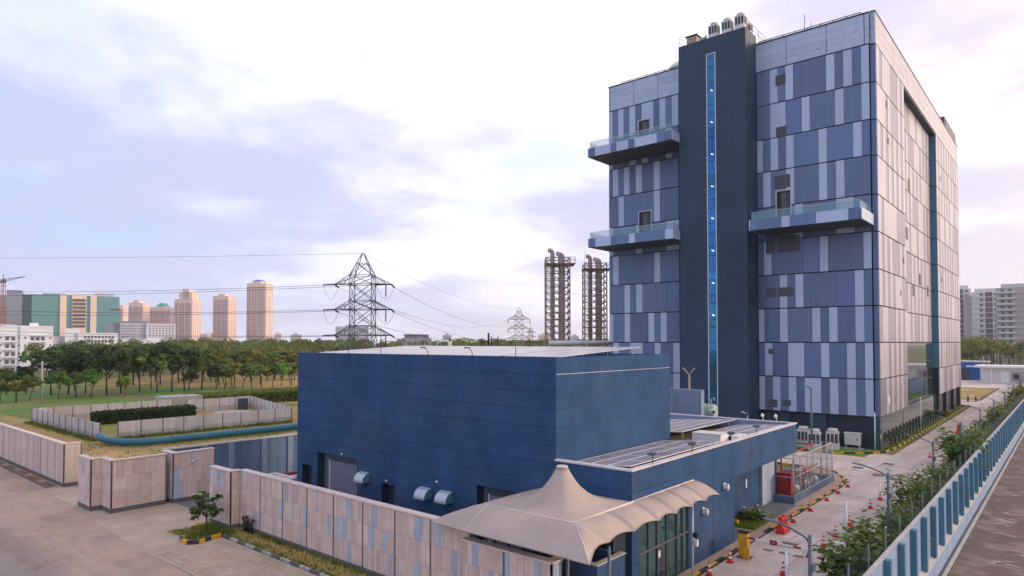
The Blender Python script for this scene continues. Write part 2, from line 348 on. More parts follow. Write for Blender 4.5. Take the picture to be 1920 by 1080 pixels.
rect('shed_yard', -70, 195, 30, 232, .009, X['concrete'])
rect('grass_patch', -60, 152, -14.3, 195, .010, X['drylawn'])
rect('planting_bed', -8.3, 14, -5.9, 215, .012, X['lawn'])
rect('tower_verge', -15.15, 76, -14.35, 138, .05, X['lawn'])
rect('outer_road', -4.88, -60, 60, 400, .004, X['outer_road'])
rect('drain_channel', -5.15, -60, -4.88, 400, -.003, X['yard'])
MB().box(-4.94, -60, -.02, -4.80, 400, .07).build('road_edge_kerb', X['ledge'])['kind'] = 'structure'
# worn pale scratches on the outer road are thin patches of bare grit
b = MB(); rr = random.Random(3)
for i in range(190):
    y = rr.uniform(36, 100); x = rr.uniform(-4.3, .5); w = rr.uniform(.25, 1.8); h = rr.uniform(.03, .14)
    n = 6; top = []; bot = []
    for k in range(n + 1):
        u = k / n; off = .12 * math.sin(u * 7 + i) * w; th = h * math.sin(math.pi * u) ** .6 * rr.uniform(.5, 1.2)
        top.append((x + w*u, y + off + th, .009)); bot.append((x + w*u, y + off - th, .009))
    for k in range(n): b.face([bot[k], bot[k+1], top[k+1], top[k]])
tag(b.build('road_grit', mat('pale_grit', (.44,.38,.35), .8, .2, 2)), kind='stuff')
# pavement beside the annex with its paving blocks
tag(MB().box(-14.58, 46.3, 0, -13.62, 54.5, .12).build('side_pavement', X['paving']), kind='structure'); sheet('corner_pavement', [(-18.4,56.2),(-14.58,54.5),(-13.65,54.5),(-13.9,56.6),(-14.6,58.6),(-15.6,60.3),(-17.5,61.3),(-18.4,61.3)], .12, X['paving'])
pv = tag(MB().box(-14.3, 14, 0, -13.62, 46.3, .12).build('pavement', X['plinth']), kind='structure')
for i in range(38):
    y = 26.2 + i * .52
    if y > 45.6: break
    if 38.1 < y + .25 < 38.2: continue
    piece('paving_slab', X['paving'], pv, -14.28, y, .1, -13.64, y + .49, .145)
def kerb(name, pts, seg=.95, w=.17, h=.17, start=0, ma='yellow', mb='kblack'):
    k = thing(name, None, None, (0,0,0), kind='structure'); i = start
    meY = {}
    for a, c in zip(pts[:-1], pts[1:]):
        a = Vector((*a, 0)); c = Vector((*c, 0)); d = c - a; n = max(1, round(d.length / seg)); s = d.length / n; ang = math.atan2(d.y, d.x)
        for j in range(n):
            m = X[ma] if i % 2 else X[mb]; p = a + d * (j / n)
            o = inst('kerb_stone', unit(m), k, (p.x, p.y, 0), (s - .015, w, h), (0, 0, ang)); i += 1
    return k
kerb('kerb', [(-13.62,26.0),(-13.62,35.4)])
kerb('kerb', [(-13.62,38.3),(-13.62,40.6)]); kerb('kerb', [(-13.62,42.6),(-13.62,54.6),(-13.9,56.6),(-14.6,58.6),(-15.6,60.3),(-17.5,61.3),(-30,61.6)])
kerb('kerb', [(-44,70.1),(-18.4,70.3),(-16.6,71.6),(-15.3,72.8),(-14.5,74.6),(-14.2,78),(-14.15,84),(-14.15,139)], 1.1)
kerb('kerb', [(-14.2,152),(-14.1,194)], 2.0)
# driveway island round the frangipani tree
isl = [(-38.1,16.25),(-37.5,16.05),(-36.9,16.1),(-36.5,16.6),(-36.75,17.4),(-36.9,18.05)]
kerb('kerb', isl, .55, .14, .2); kerb('kerb', [(-36.9,18.05),(-22,18.05),(-12,18.05)], .9, .13, .13, 0, 'ledge', 'plinth')
kerb('kerb', [(-40.6,18.2),(-39.5,17.4),(-38.1,16.25)], .6, .13, .12, 1)
sheet('island_soil', [(-40.4,18.3),(-39.4,17.4),(-38.1,16.3),(-37.5,16.15),(-36.95,16.2),(-36.6,16.6),(-36.8,17.4),(-36.9,18.1),(-37.2,19.6),(-40.4,19)], .09, X['drylawn'])
sheet('verge', [(-37,18.15),(-12,18.15),(-12,19.6),(-37.6,19.6)], .06, X['drylawn'])
# block paving outside the wall: rows of individual pavers near the kerb, the sheet carries on beyond
rect('paved_forecourt', -36.8, 14.2, -10, 18.0, .012, X['apron'])
pvp = tag(MB().box(-36.4, 14.4, .0, -22.0, 17.95, .016).build('paver_bed', X['shoulder']), kind='structure')
b = MB(); rr = random.Random(5)
for i in range(64):
    for j in range(12):
        x = -36.35 + i * .225; y = 14.45 + j * .29
        if rr.random() < .06 or y < 14.9 and rr.random() < .5: continue
        z = .03 + rr.uniform(0, .012); b.box(x + .01 * (j % 2), y, .016, x + .205, y + .275, z)
tag(b.build('pavers', X['apron'], pvp), kind='stuff')
for k in range(26): rect('road_joint', -13.6, 26.4 + k*5.1, -8.32, 26.43 + k*5.1, .0105, X['yard'])
for k in range(1): rect('road_joint', -10.96, 15, -10.935, 205, .0112, X['yard'])
# road markings and covers
for (x0, y0, w, h, n, st, nm) in ((-12.75, 38.25, .42, 1.45, 6, .62, 'a'), ):
    for i in range(n):
        x = x0 + i * st
        tag(sheet('zebra_stripe', [(x,y0),(x+w,y0+.05),(x+w+.02,y0+h),(x+.02,y0+h-.03)], .0125, X['marking']), kind='structure')
for i in range(9):
    y = 60.7 + i * .95
    if i == 3: continue
    rect('zebra_stripe', -15.25, y, -13.5, y + .45, .0125, X['marking'])
for i in range(6): rect('zebra_stripe', -13.2 + i*.8, 113, -12.75 + i*.8, 116.5, .0125, X['marking'])
for i, (x, y) in enumerate([(-12.54,35.6),(-11.72,35.61),(-10.99,35.56),(-14.7,64.1),(-13.0,67.7),(-12.6,61.6),(-12.03,37.25),(-11.4,60.5)]):
    w, h = (.34, .26) if i < 3 else (.42, .5)
    m = thing('manhole_cover', 'square %s cover, %s' % ('drain' if i < 3 else 'manhole', ['set in the road left, below the boom arm','set in the road midway, below the boom arm','set in the road right, below the boom arm','between the far zebra stripes','at the far end of the far zebra crossing','beside the far zebra crossing on the road','beside the near zebra crossing','in the road past the cones'][i]), 'manhole', (x, y, .0))
    piece('rim', X['marking'] if i < 3 else X['manhole'], m, x-w, y-h, .0085, x+w, y+h, .013)
    piece('lid', X['manhole'] if i < 3 else X['outer_road'], m, x-w*.75, y-h*.75, .013, x+w*.75, y+h*.75, .018)

# ================================================================ THE TOWER
TY, TX0, TX1 = 75.5, -47.15, -15.2
ZL = [3.36, 7.21, 10.98, 14.76, 18.52, 22.4, 26.22, 30.27, 34.0, 37.89, 41.85]
TOP = 45.3
T = thing('office_tower', 'tall blue and grey striped panel tower with dark stair shaft', 'building', (-31, 75.5, 0))
b = MB(); b.box(TX0, TY, 3.36, TX1 - .9, 138.4, TOP - .25); b.box(TX0 + .6, TY + .7, 0, TX1 - .5, 137, 3.36)
b.build('core', X['joint'], T)
REC = (90.4, 114.4)                                    # the deep bay in the right-hand face
b = MB(); b.box(TX1 - .9, TY + .35, 3.36, TX1 - .12, REC[0], TOP - .25); b.box(TX1 - .9, REC[1], 3.36, TX1 - .12, 138.4, TOP - .25); b.box(TX1 - .9, REC[0], 41.75, TX1 - .12, REC[1], TOP - .25)
b.build('side_core', X['joint'], T)
RIGHT = [-27.35,-26.7,-25.85,-25.0,-24.15,-23.3,-22.45,-21.6,-20.75,-19.9,-19.05,-18.2,-17.35,-16.5,-15.75]
LEFT = [-47.15,-46.55,-45.7,-44.85,-44.0,-43.1,-42.2,-41.35,-40.5,-39.65,-38.8,-37.95,-37.05]
RL = [{2,4,9,11,13},{2,3,6,10,13},{0,2,4,8,12},{1,4,8,10},{5,10,11},{1,8,13},{3,5,12},{0,3,7,9,12},{1,4,5,8,11,13},{0,2,4,6,7,9,11,13}]
LL = [{0,2,4,6,7,9,11},{0,4,6,10},{1,3,5,8},{2,8},{0,5,10,11},{1,8},{3,5},{0,3,7,9},{1,4,5,8,11},{0,2,4,6,8,11}]
def front_rows(cells, lights):
    for r in range(10):
        z1 = ZL[10 - r] - .06; z0 = ZL[9 - r] + .06; i = 0; n = len(cells) - 1
        while i < n:
            lt = i in lights[r]; j = i + 1
            while j < n and ((j in lights[r]) == lt) and not (j - i >= 4): j += 1
            piece('cladding_panel', X['light_panel'] if lt else X['slate_panel'] if random.random() < (.62 if r < 4 else .3) else X['mid_panel'], T, cells[i] + .012, TY - .12, z0, cells[j] - .012, TY, z1); i = j
front_rows(RIGHT, RL); front_rows(LEFT, LL)
for a, c in ((-27.4,-24.06),(-24.0,-19.86),(-19.8,-16.2),(-16.12,-15.7),(-47.12,-46.95),(-46.87,-43.34),(-43.28,-39.88),(-39.82,-37.0)):
    for k in range(4): piece('parapet_panel', X['parapet_panel'], T, a, TY - .12, 41.93 + k*.80, c, TY, 41.93 + k*.80 + .785)
piece('parapet_cap', X['black'], T, TX0 - .05, TY - .18, TOP - .22, -15.7, TY + .4, TOP - .08)
# corner strip at the right end of the front
for i in range(10): piece('corner_panel', X['mid_panel'], T, -15.68, TY + .22, ZL[i] + .06, TX1 - .02, TY + .36, ZL[i+1] - .06)
for k in range(4): piece('corner_panel', X['parapet_panel'], T, -15.68, TY + .22, 41.93 + k*.83, TX1 - .02, TY + .36, 41.93 + k*.83 + .8)
# right-hand face: every storey and bay is a panel with raised narrow stripes
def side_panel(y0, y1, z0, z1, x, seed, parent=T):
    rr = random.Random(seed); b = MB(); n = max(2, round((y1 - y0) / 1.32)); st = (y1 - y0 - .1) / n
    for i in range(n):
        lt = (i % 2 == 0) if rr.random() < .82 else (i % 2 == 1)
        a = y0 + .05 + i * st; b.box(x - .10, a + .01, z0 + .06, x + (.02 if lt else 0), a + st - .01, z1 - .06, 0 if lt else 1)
    return b.build('side_panel', [X['side_light_sunlit'], X['side_mid_sunlit']], parent)
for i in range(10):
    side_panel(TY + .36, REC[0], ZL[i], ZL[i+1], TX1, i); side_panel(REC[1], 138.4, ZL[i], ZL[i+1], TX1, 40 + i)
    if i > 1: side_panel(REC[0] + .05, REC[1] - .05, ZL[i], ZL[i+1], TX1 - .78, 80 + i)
yy = TY + .36
while yy < 138:
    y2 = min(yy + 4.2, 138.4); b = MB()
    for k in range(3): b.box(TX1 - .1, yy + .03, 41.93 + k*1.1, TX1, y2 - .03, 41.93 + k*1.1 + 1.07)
    b.build('parapet_panel', X['side_light_sunlit'], T); yy = y2
piece('bay_soffit', X['base_slate'], T, TX1 - .9, REC[0], 41.6, TX1 - .02, REC[1], 41.74)
for i in range(1, 10): piece('bay_jamb', X['fin'], T, TX1 - .88, REC[1] - .13, ZL[i] + .05, TX1 - .01, REC[1] - .005, ZL[i+1] - .05)
piece('parapet_cap', X['black'], T, TX1 - .5, TY + .2, TOP - .1, TX1 + .04, 138.5, TOP + .06)
piece('end_wall', X['side_mid_sunlit'], T, TX1 - 3, 138.5, 0, TX1 - .6, 141, TOP - 4)
piece('end_wall', X['yellow'] if 0 else X['side_light_sunlit'], T, TX1 - 3, 141, 30, TX1 - .5, 143, TOP + 1.2)
# curtain wall in the bay and shopfront below: single panes
cw = MB().box(TX1 - .93, REC[0], 0.02, TX1 - .86, REC[1], 10.9).build('curtain_wall', X['darkgrey'], T)
for i in range(16):
    ya = REC[0] + .05 + i * 1.5
    for k in range(3): piece('pane', X['mirror_glass'], cw, TX1 - .86, ya, 3.5 + k*2.45, TX1 - .82, ya + 1.42, 3.5 + k*2.45 + 2.38)
sf = MB().box(TX1 - .55, TY + .7, 0, TX1 - .42, 113.5, .25).build('shopfront', X['darkgrey'], T)
for i in range(22): piece('pane', X['mirror_glass'], sf, TX1 - .5, TY + 1.2 + i*1.68, .25, TX1 - .46, TY + 1.2 + i*1.68 + 1.62, 3.3)
for y in (114.5, 121.5, 129.6, 137): piece('column', X['base_dark'], T, TX1 - 1.4, y, 0, TX1 - .1, y + 1.6, 3.36)
# ground floor of the front
for a, c, m in ((-27,-24.2,'base_slate'),(-24.2,-22.2,'base_dark'),(-22.2,-20.4,'base_slate'),(-20.4,-15.8,'base_dark'),(-15.8,-15.25,'base_slate')):
    piece('base_panel', X[m], T, a, TY + (.5 if m == 'base_dark' else .35), 0, c - .02, TY + .9, 3.3)
piece('corner_pier', X['base_slate'], T, -15.8, TY + .4, 0, TX1 - .05, TY + 1.2, 3.36)
for z, m in ((1.9,'strip_glass'),(1.35,'white'),(2.4,'tankgreen')): piece('notice', X[m], T, -15.45, TY + .36, z - .22, -15.22, TY + .4, z + .2)
# stair shaft with its window strip
SX0, SX1, SY, SZ = -35.45, -27.4, 72.25, 46.15
WX0, WX1, WZ0, WZ1 = -32.0, -30.88, 2.7, 44.3
b = MB(); b.box(SX0, SY, 0, WX0, TY, SZ); b.box(WX1, SY, 0, SX1, TY, SZ); b.box(WX0, SY, WZ1, WX1, TY, SZ); b.box(WX0, SY + .9, 0, WX1, TY, WZ1); b.box(WX0, SY, 0, WX1, SY + .9, WZ0)
sh = b.build('stair_shaft', X['shaft'], T)
for i in range(14):
    z = 3.1 + i * 3.1
    piece('tile_joint', X['joint'], sh, SX0 - .004, SY - .004, z, WX0 - .1, SY + .01, z + .025); piece('tile_joint', X['joint'], sh, WX1 + .1, SY - .004, z, SX1 + .004, SY + .01, z + .025)
fr = MB().box(WX0, SY - .03, WZ0, WX0 + .09, SY + .3, WZ1).box(WX1 - .09, SY - .03, WZ0, WX1, SY + .3, WZ1).box(WX0 + .09, SY - .03, WZ1 - .1, WX1 - .09, SY + .3, WZ1).build('window_frame', X['frame'], sh)
z = WZ0; i = 0
while z < WZ1 - .3:
    h = (1.74, 1.0)[i % 2]; z2 = min(z + h, WZ1 - .12)
    piece('pane', X['strip_glass'], sh, WX0 + .1, SY + .05, z + .03, WX1 - .1, SY + .09, z2 - .03)
    z = z2; i += 1
lampm = bpy.data.materials.new('stair_lamp'); lampm.use_nodes = True
lampm.node_tree.nodes['Principled BSDF'].inputs['Emission Color'].default_value = (1,1,1,1); lampm.node_tree.nodes['Principled BSDF'].inputs['Emission Strength'].default_value = 2.5
for k in range(8):
    z = 14 + k * 3.7
    MB().tube([(-31.5, SY + .03, z + .14), (-31.25, SY + .03, z)], .022, 6).build('stair_light', lampm, sh)
# balconies
def balcony(x0, x1, ztop, lights, door=None):
    yb = 70.42
    B = MB().box(x0, yb + .12, ztop - 1.12, x1, TY - .125, ztop - .3).build('balcony', X['darkgrey'], T)
    x = x0; i = 0
    while x < x1 - .1:
        w = (1.0, 2.3, .85, 1.7, .85, 3.0)[i % 6]; w = min(w, x1 - x)
        piece('fascia_panel', X['light_panel'] if i in lights else X['mid_panel'], B, x + .01, yb, ztop - 1.12, x + w - .01, yb + .115, ztop); x += w; i += 1
    for xe in (x0 - .1, x1):
        piece('fascia_panel', X['light_panel'], B, xe, yb, ztop - 1.12, xe + .1, TY - .13, ztop)
    n = max(3, int((x1 - x0) / 1.9)); st = (x1 - x0 - .2) / n
    for k in range(n): piece('glass_panel', X['rail_glass'], B, x0 + .1 + k*st, yb + .2, ztop - .05, x0 + .08 + (k+1)*st, yb + .215, ztop + .78)
    for xe in (x0 + .12, x1 - .12): piece('glass_panel', X['rail_glass'], B, xe - .008, yb + .25, ztop - .05, xe + .008, TY - .15, ztop + .78)
    piece('handrail', X['alu'], B, x0 + .08, yb + .17, ztop + .79, x1 - .08, yb + .24, ztop + .82)
balcony(-47.1, -35.47, 35.8, {1, 3, 5, 8}); balcony(-47.1, -35.47, 24.2, {1, 4, 7, 8}); balcony(-26.4, -15.6, 24.1, {2, 5, 8})
def tdoor(x0, x1, z0, z1):
    D = MB().box(x0 - .12, TY - .17, z0, x0, TY - .02, z1 + .12).box(x1, TY - .17, z0, x1 + .12, TY - .02, z1 + .12).box(x0, TY - .17, z1, x1, TY - .02, z1 + .12).build('doorway', X['coping'], T)
    piece('recess', X['black'], D, x0, TY - .13, z0, x1, TY - .122, z1)
    piece('door_leaf', X['louver'], D, x0 + (x1-x0)*.35, TY - .145, z0, x0 + (x1-x0)*.66, TY - .132, z1 - .25)
    piece('door_leaf', X['darkgrey'], D, x0 + (x1-x0)*.67, TY - .145, z0, x1 - .05, TY - .132, z1 - .25)
tdoor(-42.6, -41.05, 35.8, 39.6); tdoor(-42.6, -40.9, 24.2, 27.75); tdoor(-25.2, -23.72, 24.1, 27.85)
def louvre(x0, z0, x1, z1):
    B = piece('louvre', X['louver'], T, x0, TY - .155, z0, x1, TY - .124, z1)
    b = MB(); n = max(3, int((z1 - z0) / .22)); off = ORG[T.name]
    for k in range(n):
        z = z0 + (k + .3) * (z1 - z0) / n; b.box(x0 + .04, TY - .19, z, x1 - .04, TY - .156, z + .06)
    b.build('louvre_slats', X['darkgrey'], T)
for q in ((-25.2,39.82,-24.1,40.95),(-25.2,33.95,-24.05,35.1),(-25.45,28.2,-23.72,29.65),(-26.45,20.96,-25.42,22.78),(-25.2,20.98,-22.8,22.8),(-26.46,16.05,-25.4,17.08),(-25.2,16.07,-23.5,17.1),(-26.28,9.69,-25.63,10.23),(-26.32,3.75,-25.35,4.62),(-24.8,3.97,-23.9,4.62)): louvre(*q)
for y, z in ((80.5,36.5),(81,32.6),(88.6,20.2),(86.6,16.3),(118,35.5),(117.5,20)): piece('vent', X['louver'], T, TX1 + .021, y, z, TX1 + .05, y + .5, z + .7)
for y, z in ((95,24),(97,30.5),(104,18.8),(99,17),(110,17.5)): piece('vent', X['louver'], T, TX1 - .74, y, z, TX1 - .7, y + 1.2, z + 1.5)
piece('vent', X['offwhite'], T, TX1 + .021, 79.2, 4.4, TX1 + .06, 79.9, 5.3)
# roof rails
def rail(name, pts, z, h, parent, m, post=1.6, r=.03):
    b = MB()
    for a, c in zip(pts[:-1], pts[1:]):
        a = Vector(a); c = Vector(c); d = c - a; n = max(1, int(d.length / post))
        for zz_ in (z + h, z + h * .5): b.tube([(a.x, a.y, zz_), (c.x, c.y, zz_)], r, 5)
        for k in range(n + 1):
            p = a + d * (k / n); b.tube([(p.x, p.y, z), (p.x, p.y, z + h)], r, 5)
    return b.build(name, m, parent)
rail('roof_rail', [(-45.5,TY+.5),(-35.5,TY+.5)], TOP - .1, .45, T, X['darkgrey'], 1.2, .05); rail('roof_rail', [(-27.2,TY+.5),(-16.6,TY+.5)], TOP - .1, .45, T, X['darkgrey'], 1.2, .05)
rail('shaft_rail', [(SX0+.1,SY+.1),(SX0+.1,TY-.2)], SZ, 1.1, T, X['steel']); rail('shaft_rail', [(SX1-.1,SY+.6),(SX1-.1,TY+3)], SZ, 1.1, T, X['steel'])
b = MB()
for i in range(30): b.box(TX1 - .9, 92 + i*.75, TOP, TX1 - .6, 92.6 + i*.75, TOP + 1.0)
b.build('roof_screen', X['fin'], T)
b = MB().box(TX1 - 6, 126, TOP - .2, TX1 - .3, 139, TOP + 2.2); b.build('roof_plant_room', X['base_slate'], T)
for i in range(4): piece('plant_room_panel', X['louver'], T, TX1 - .32, 127 + i*3, TOP + .2, TX1 - .25, 129.8 + i*3, TOP + 2.0)
MB().lathe([(2.2,0),(2.2,.7),(1.9,1.3),(1.2,1.75),(.3,1.95)], (-38.6, 80.5, TOP + .8), 20).build('roof_dome', X['offwhite'], T)
MB().lathe([(2.6,0),(2.6,.6),(2.2,1.1),(1.3,1.5),(.3,1.65)], (-28.6, 82.5, TOP + 1.3), 20).build('roof_dome', X['offwhite'], T)
for i, (x, y, h) in enumerate(((-22.5,77,2.4),(-21.9,77.3,1.4))): MB().tube([(x,y,TOP),(x,y,TOP+h)], .05, 6).build('vent_pipe', X['steel'], T)
# condenser units (stand on the shaft roof and on the ground): things of their own
vb = MB(); vb.box(-.48,-.38,.12,.48,.38,1.45); vb.box(-.5,-.4,0,.5,.4,.12)
vrf_body = vb.mesh('body', X['offwhite'])
vg = MB()
for k in (-.3, 0, .3): vg.box(k - .11, -.4, .55, k + .11, -.385, 1.3); vg.box(.481, k*.8 - .09, .55, .495, k*.8 + .09, 1.3)
vrf_grille = vg.mesh('coil_grille', X['darkgrey'])
vrf_fan = MB().lathe([(.40,0),(.40,.22),(.34,.26)], (0,0,1.45), 16).mesh('fan_cowl', X['offwhite'])
def vrf(x, y, z, label, s=1.0, group=None, rz=0):
    t = thing('condenser_unit', label, 'air conditioner', (x, y, z), group); t.scale = (s, s, s); t.rotation_euler = (0,0,rz)
    for nm, me in (('body', vrf_body), ('coil_grille', vrf_grille), ('fan_cowl', vrf_fan)):
        o = bpy.data.objects.new(nm, me); COL.objects.link(o); o.parent = t
for i, (x, y) in enumerate(((-31.4,73.2),(-29.8,73.2),(-28.2,73.0))): vrf(x, y, SZ, 'condenser on the stair shaft roof, %s' % ('leftmost of the tall three','middle of the tall three','nearest the shaft corner')[i], 1.15)
vrf(-27.95, 74.6, SZ, 'small condenser at the back corner of the shaft roof', .8)
t = thing('roof_cabinet', 'brown flat-topped plant box on the left of the shaft roof', 'plant box', (-34.2, 73.4, SZ)); piece('body', X['rust_steel'], t, -34.7, 72.9, SZ, -33.5, 74, SZ + 1.15); piece('lid', X['darkgrey'], t, -34.85, 72.75, SZ + 1.15, -33.35, 74.15, SZ + 1.25)
t = thing('pump_set', 'low blue grey pump beside the shaft roof plant box', 'pump', (-32.9, 73.2, SZ)); piece('base', X['darkgrey'], t, -33.3, 72.9, SZ, -32.3, 73.6, SZ + .25); MB().tube([(-33.1,73.2,SZ+.5),(-32.5,73.2,SZ+.5)], .24, 10).build('motor', X['steel'], t); MB().tube([(-32.4,73.2,SZ+.3),(-32.4,73.2,SZ+.9)], .1, 8).build('riser', X['steel'], t)
for i, (x, y) in enumerate(((-19.15,73.4),(-20.5,71.9),(-22.0,73.3),(-23.2,71.8))): vrf(x, y, .0, 'white condenser by the tower base, %s' % ('nearest the beige cabinet','behind the tall lamp post','behind the mesh enclosure','half hidden behind the annex roof corner')[i], 1.25, rz=.15)
t = thing('utility_cabinet', 'beige utility cabinet on legs at the tower base', 'cabinet', (-17.6,74.9,0))
piece('slab', X['ledge'], t, -18.6, 74.5, .0, -16.7, 75.3, .12); piece('body', X['offwhite'], t, -18.35, 74.6, .45, -16.9, 75.2, 1.6); piece('roof', X['white'], t, -18.42, 74.53, 1.6, -16.83, 75.27, 1.68)
for x in (-18.3, -17.05): piece('leg', X['steel'], t, x, 74.65, .12, x + .1, 75.15, .45)
piece('handle', X['black'], t, -17.2, 74.57, .95, -17.1, 74.6, 1.15)
# ================================================================ BLUE BLOCK
BX0, BX1, BY0, BY1, BZ = -40.03, -18.35, 24.7, 36.0, 10.3
BK = thing('substation_block', 'windowless dark blue rendered block with horizontal grooves and roof solar panels', 'building', (-29, 30, 0))
OPEN = [(-39.43,-38.26,0,2.9),(-37.65,-33.42,0,3.86),(-31.07,-29.9,0,2.78),(-23.41,-20.2,0,3.7)]
def bands(x0, x1, zs, opens, y, depth, parent, m, axis='x', name='wall_band'):
    # horizontal bands of a wall with openings left out; each band piece stands 12 cm proud of the joint core
    for z0, z1 in zip(zs[:-1], zs[1:]):
        cuts = sorted({z0, z1} | {o[k] for o in opens for k in (2, 3) if z0 < o[k] < z1})
        for a, c in zip(cuts[:-1], cuts[1:]):
            xs = [x0]
            for o in sorted(opens):
                if o[2] <= a + 1e-4 and o[3] >= c - 1e-4: xs += [o[0], o[1]]
            xs.append(x1)
            for i in range(0, len(xs), 2):
                if xs[i+1] - xs[i] < .02: continue
                g0 = .008 if a == z0 else 0; g1 = .008 if c == z1 else 0
                if axis == 'x': piece(name, m, parent, xs[i], y, a + g0, xs[i+1], y + depth, c - g1)
                else: piece(name, m, parent, y, xs[i], a + g0, y + depth, xs[i+1], c - g1)
ZB = [0, .4, 1.22, 2.05, 2.88, 3.7, 4.52, 5.36, 6.18, 7.02, 7.86, 8.68, 9.5, 10.3]
b = MB()
b.box(BX0 + .02, BY0 + .55, 0, BX1 - .03, BY1, 10.0)                     # core behind the recesses
b.build('core', X['yard'], BK)
xs = [BX0]
for o in OPEN: xs += [o[0], o[1]]
xs.append(BX1)
b = MB()
for i in range(0, len(xs), 2): b.box(xs[i] + (.02 if i == 0 else 0), BY0 + .035, 0, xs[i+1] - (.03 if i == len(xs) - 2 else 0), BY0 + .55, 10.2)
for o in OPEN: b.box(o[0], BY0 + .035, o[3], o[1], BY0 + .55, 10.2)
b.build('joint_backing', X['groove'], BK)
bands(BX0, BX1, ZB, OPEN, BY0, .034, BK, X['plaster_blue'])
bands(BY0 + .035, BY1, ZB, [], BX1 - .03, .03, BK, X['plaster_blue'], 'y')
piece('pale_joint', X['coping'], BK, BX1 - .02, BY0 + .04, 9.49, BX1 + .004, BY1, 9.512)
piece('side_wall', X['plaster_blue'], BK, BX0, BY0 + .036, 0, BX0 + .02, BY1, 10.3)
b = MB().box(BX0 + .02, BY0 + .036, 10.0, BX1 - .031, BY0 + .3, 10.29).box(BX1 - .3, BY0 + .3, 10.0, BX1 - .031, BY1, 10.29).box(BX0 + .02, BY1 - .3, 10.0, BX1 - .3, BY1, 10.29).box(BX0 + .02, BY0 + .3, 10.0, BX0 + .3, BY1 - .3, 10.29)
b.build('parapet', X['plaster_blue'], BK)
# doors and shutters
def shutter(x0, x1, z1, split):
    F = MB().box(x0 + split, BY0 + .40, 0, x0 + split + .08, BY0 + .54, z1).box(x1 - .02, BY0 + .40, 0, x1, BY0 + .54, z1).build('shutter_frame', X['frame'], BK)
    n = int(z1 / .16); b = MB()
    for k in range(n): b.hexa([(x0+split+.08, BY0+.50, k*.16), (x1-.02, BY0+.50, k*.16), (x1-.02, BY0+.54, k*.16), (x0+split+.08, BY0+.54, k*.16)], [(x0+split+.08, BY0+.47, k*.16+.15), (x1-.02, BY0+.47, k*.16+.15), (x1-.02, BY0+.54, k*.16+.15), (x0+split+.08, BY0+.54, k*.16+.15)])
    tag(b.build('shutter_slats', X['shutter'], BK), kind='stuff')
    piece('shutter_box', X['base_slate'], BK, x0 + split, BY0 + .36, z1, x1, BY0 + .54, z1 + .38)
shutter(-37.65, -33.42, 3.45, .7); shutter(-23.41, -20.2, 3.3, .45)
for x0, x1, z in ((-39.43,-38.26,2.9),(-31.07,-29.9,2.78)):
    D = piece('door', X['darkgrey'], BK, x0, BY0 + .5, 0, x1, BY0 + .545, z); piece('door_jamb', X['frame'], BK, x1 - .12, BY0 + .2, 0, x1 - .01, BY0 + .5, z)
# curved vent hoods
for i, (x, z) in enumerate(((-32.6,2.66),(-27.2,2.5),(-25.55,2.54))):
    H = thing('vent_hood', 'curved metal vent hood on the blue block, %s' % ('right beside the grey roller shutter','left of the pair','right of the pair')[i], 'vent hood', (x, BY0, z))
    b = MB(); n = 8
    for k in range(n):
        a0 = math.pi/2 * k/n; a1 = math.pi/2 * (k+1)/n
        p = lambda a, r: (BY0 - r*math.sin(a) - .0, z + r*math.cos(a))
        (y0,z0),(y1,z1) = p(a0,.56), p(a1,.56); (y2,z2),(y3,z3) = p(a0,.53), p(a1,.53)
        b.face([(x-.42,y0,z0),(x+.42,y0,z0),(x+.42,y1,z1),(x-.42,y1,z1)][::-1]); b.face([(x-.42,y2,z2),(x+.42,y2,z2),(x+.42,y3,z3),(x-.42,y3,z3)])
    b.build('curved_sheet', X['hood'], H)
    for sx in (-.42, .42):
        b = MB(); pts = [(x+sx, BY0, z)] + [(x+sx, BY0 - .53*math.sin(math.pi/2*k/n), z + .53*math.cos(math.pi/2*k/n)) for k in range(n+1)]
        b.face(pts); b.build('cheek', X['fin'], H)
for x, z, lb in ((-30.55,3.02,'above the narrow doorway'),(-26.3,3.55,'above the hood pair'),(-34.9,4.1,'above the grey shutter')):
    f = thing('wall_light', 'small bulkhead light on the blue block ' + lb, 'light', (x, BY0, z)); piece('base', X['darkgrey'], f, x-.06, BY0-.05, z, x+.06, BY0-.001, z+.16); piece('lens', X['white'], f, x-.05, BY0-.10, z-.1, x+.05, BY0-.02, z)
# solar arrays: one thing per array, each module a part
def solar(name, label, o, ux, uy, nx, ny, mw, mh, m, frame=.035, group=None, stand=None):
    ux = Vector(ux).normalized(); uy = Vector(uy).normalized(); nrm = ux.cross(uy).normalized(); o = Vector(o)
    A = thing(name, label, 'solar panels', o, group)
    me = MB(); me.box(0,0,0,mw - frame*.6,mh - frame*.6,.03); mesh = me.mesh('module', m)
    rot = Matrix((ux, uy, nrm)).transposed().to_euler()
    for i in range(nx):
        for j in range(ny): inst('module', mesh, A, o + ux*(i*mw + frame*.3) + uy*(j*mh + frame*.3) + nrm*.02, (1,1,1), rot)
    f = MB()
    for i in range(nx + 1): p = o + ux*(i*mw); f.tube([p + nrm*.035, p + uy*(ny*mh) + nrm*.035], frame*.5, 4, 0, True, False)
    for j in range(ny + 1): p = o + uy*(j*mh); f.tube([p + nrm*.035, p + ux*(nx*mw) + nrm*.035], frame*.5, 4, 0, True, False)
    f.build('frame', X['alu'], A)
    s = MB()
    for i in (0.05, .5, .95):
        for j in (.08, .92):
            p = o + ux*(nx*mw*i) + uy*(ny*mh*j)
            if p.z - stand > .05: s.tube([(p.x,p.y,stand),(p.x,p.y,p.z)], .035, 5)
    if s.v: s.build('stand', X['steel'], A)
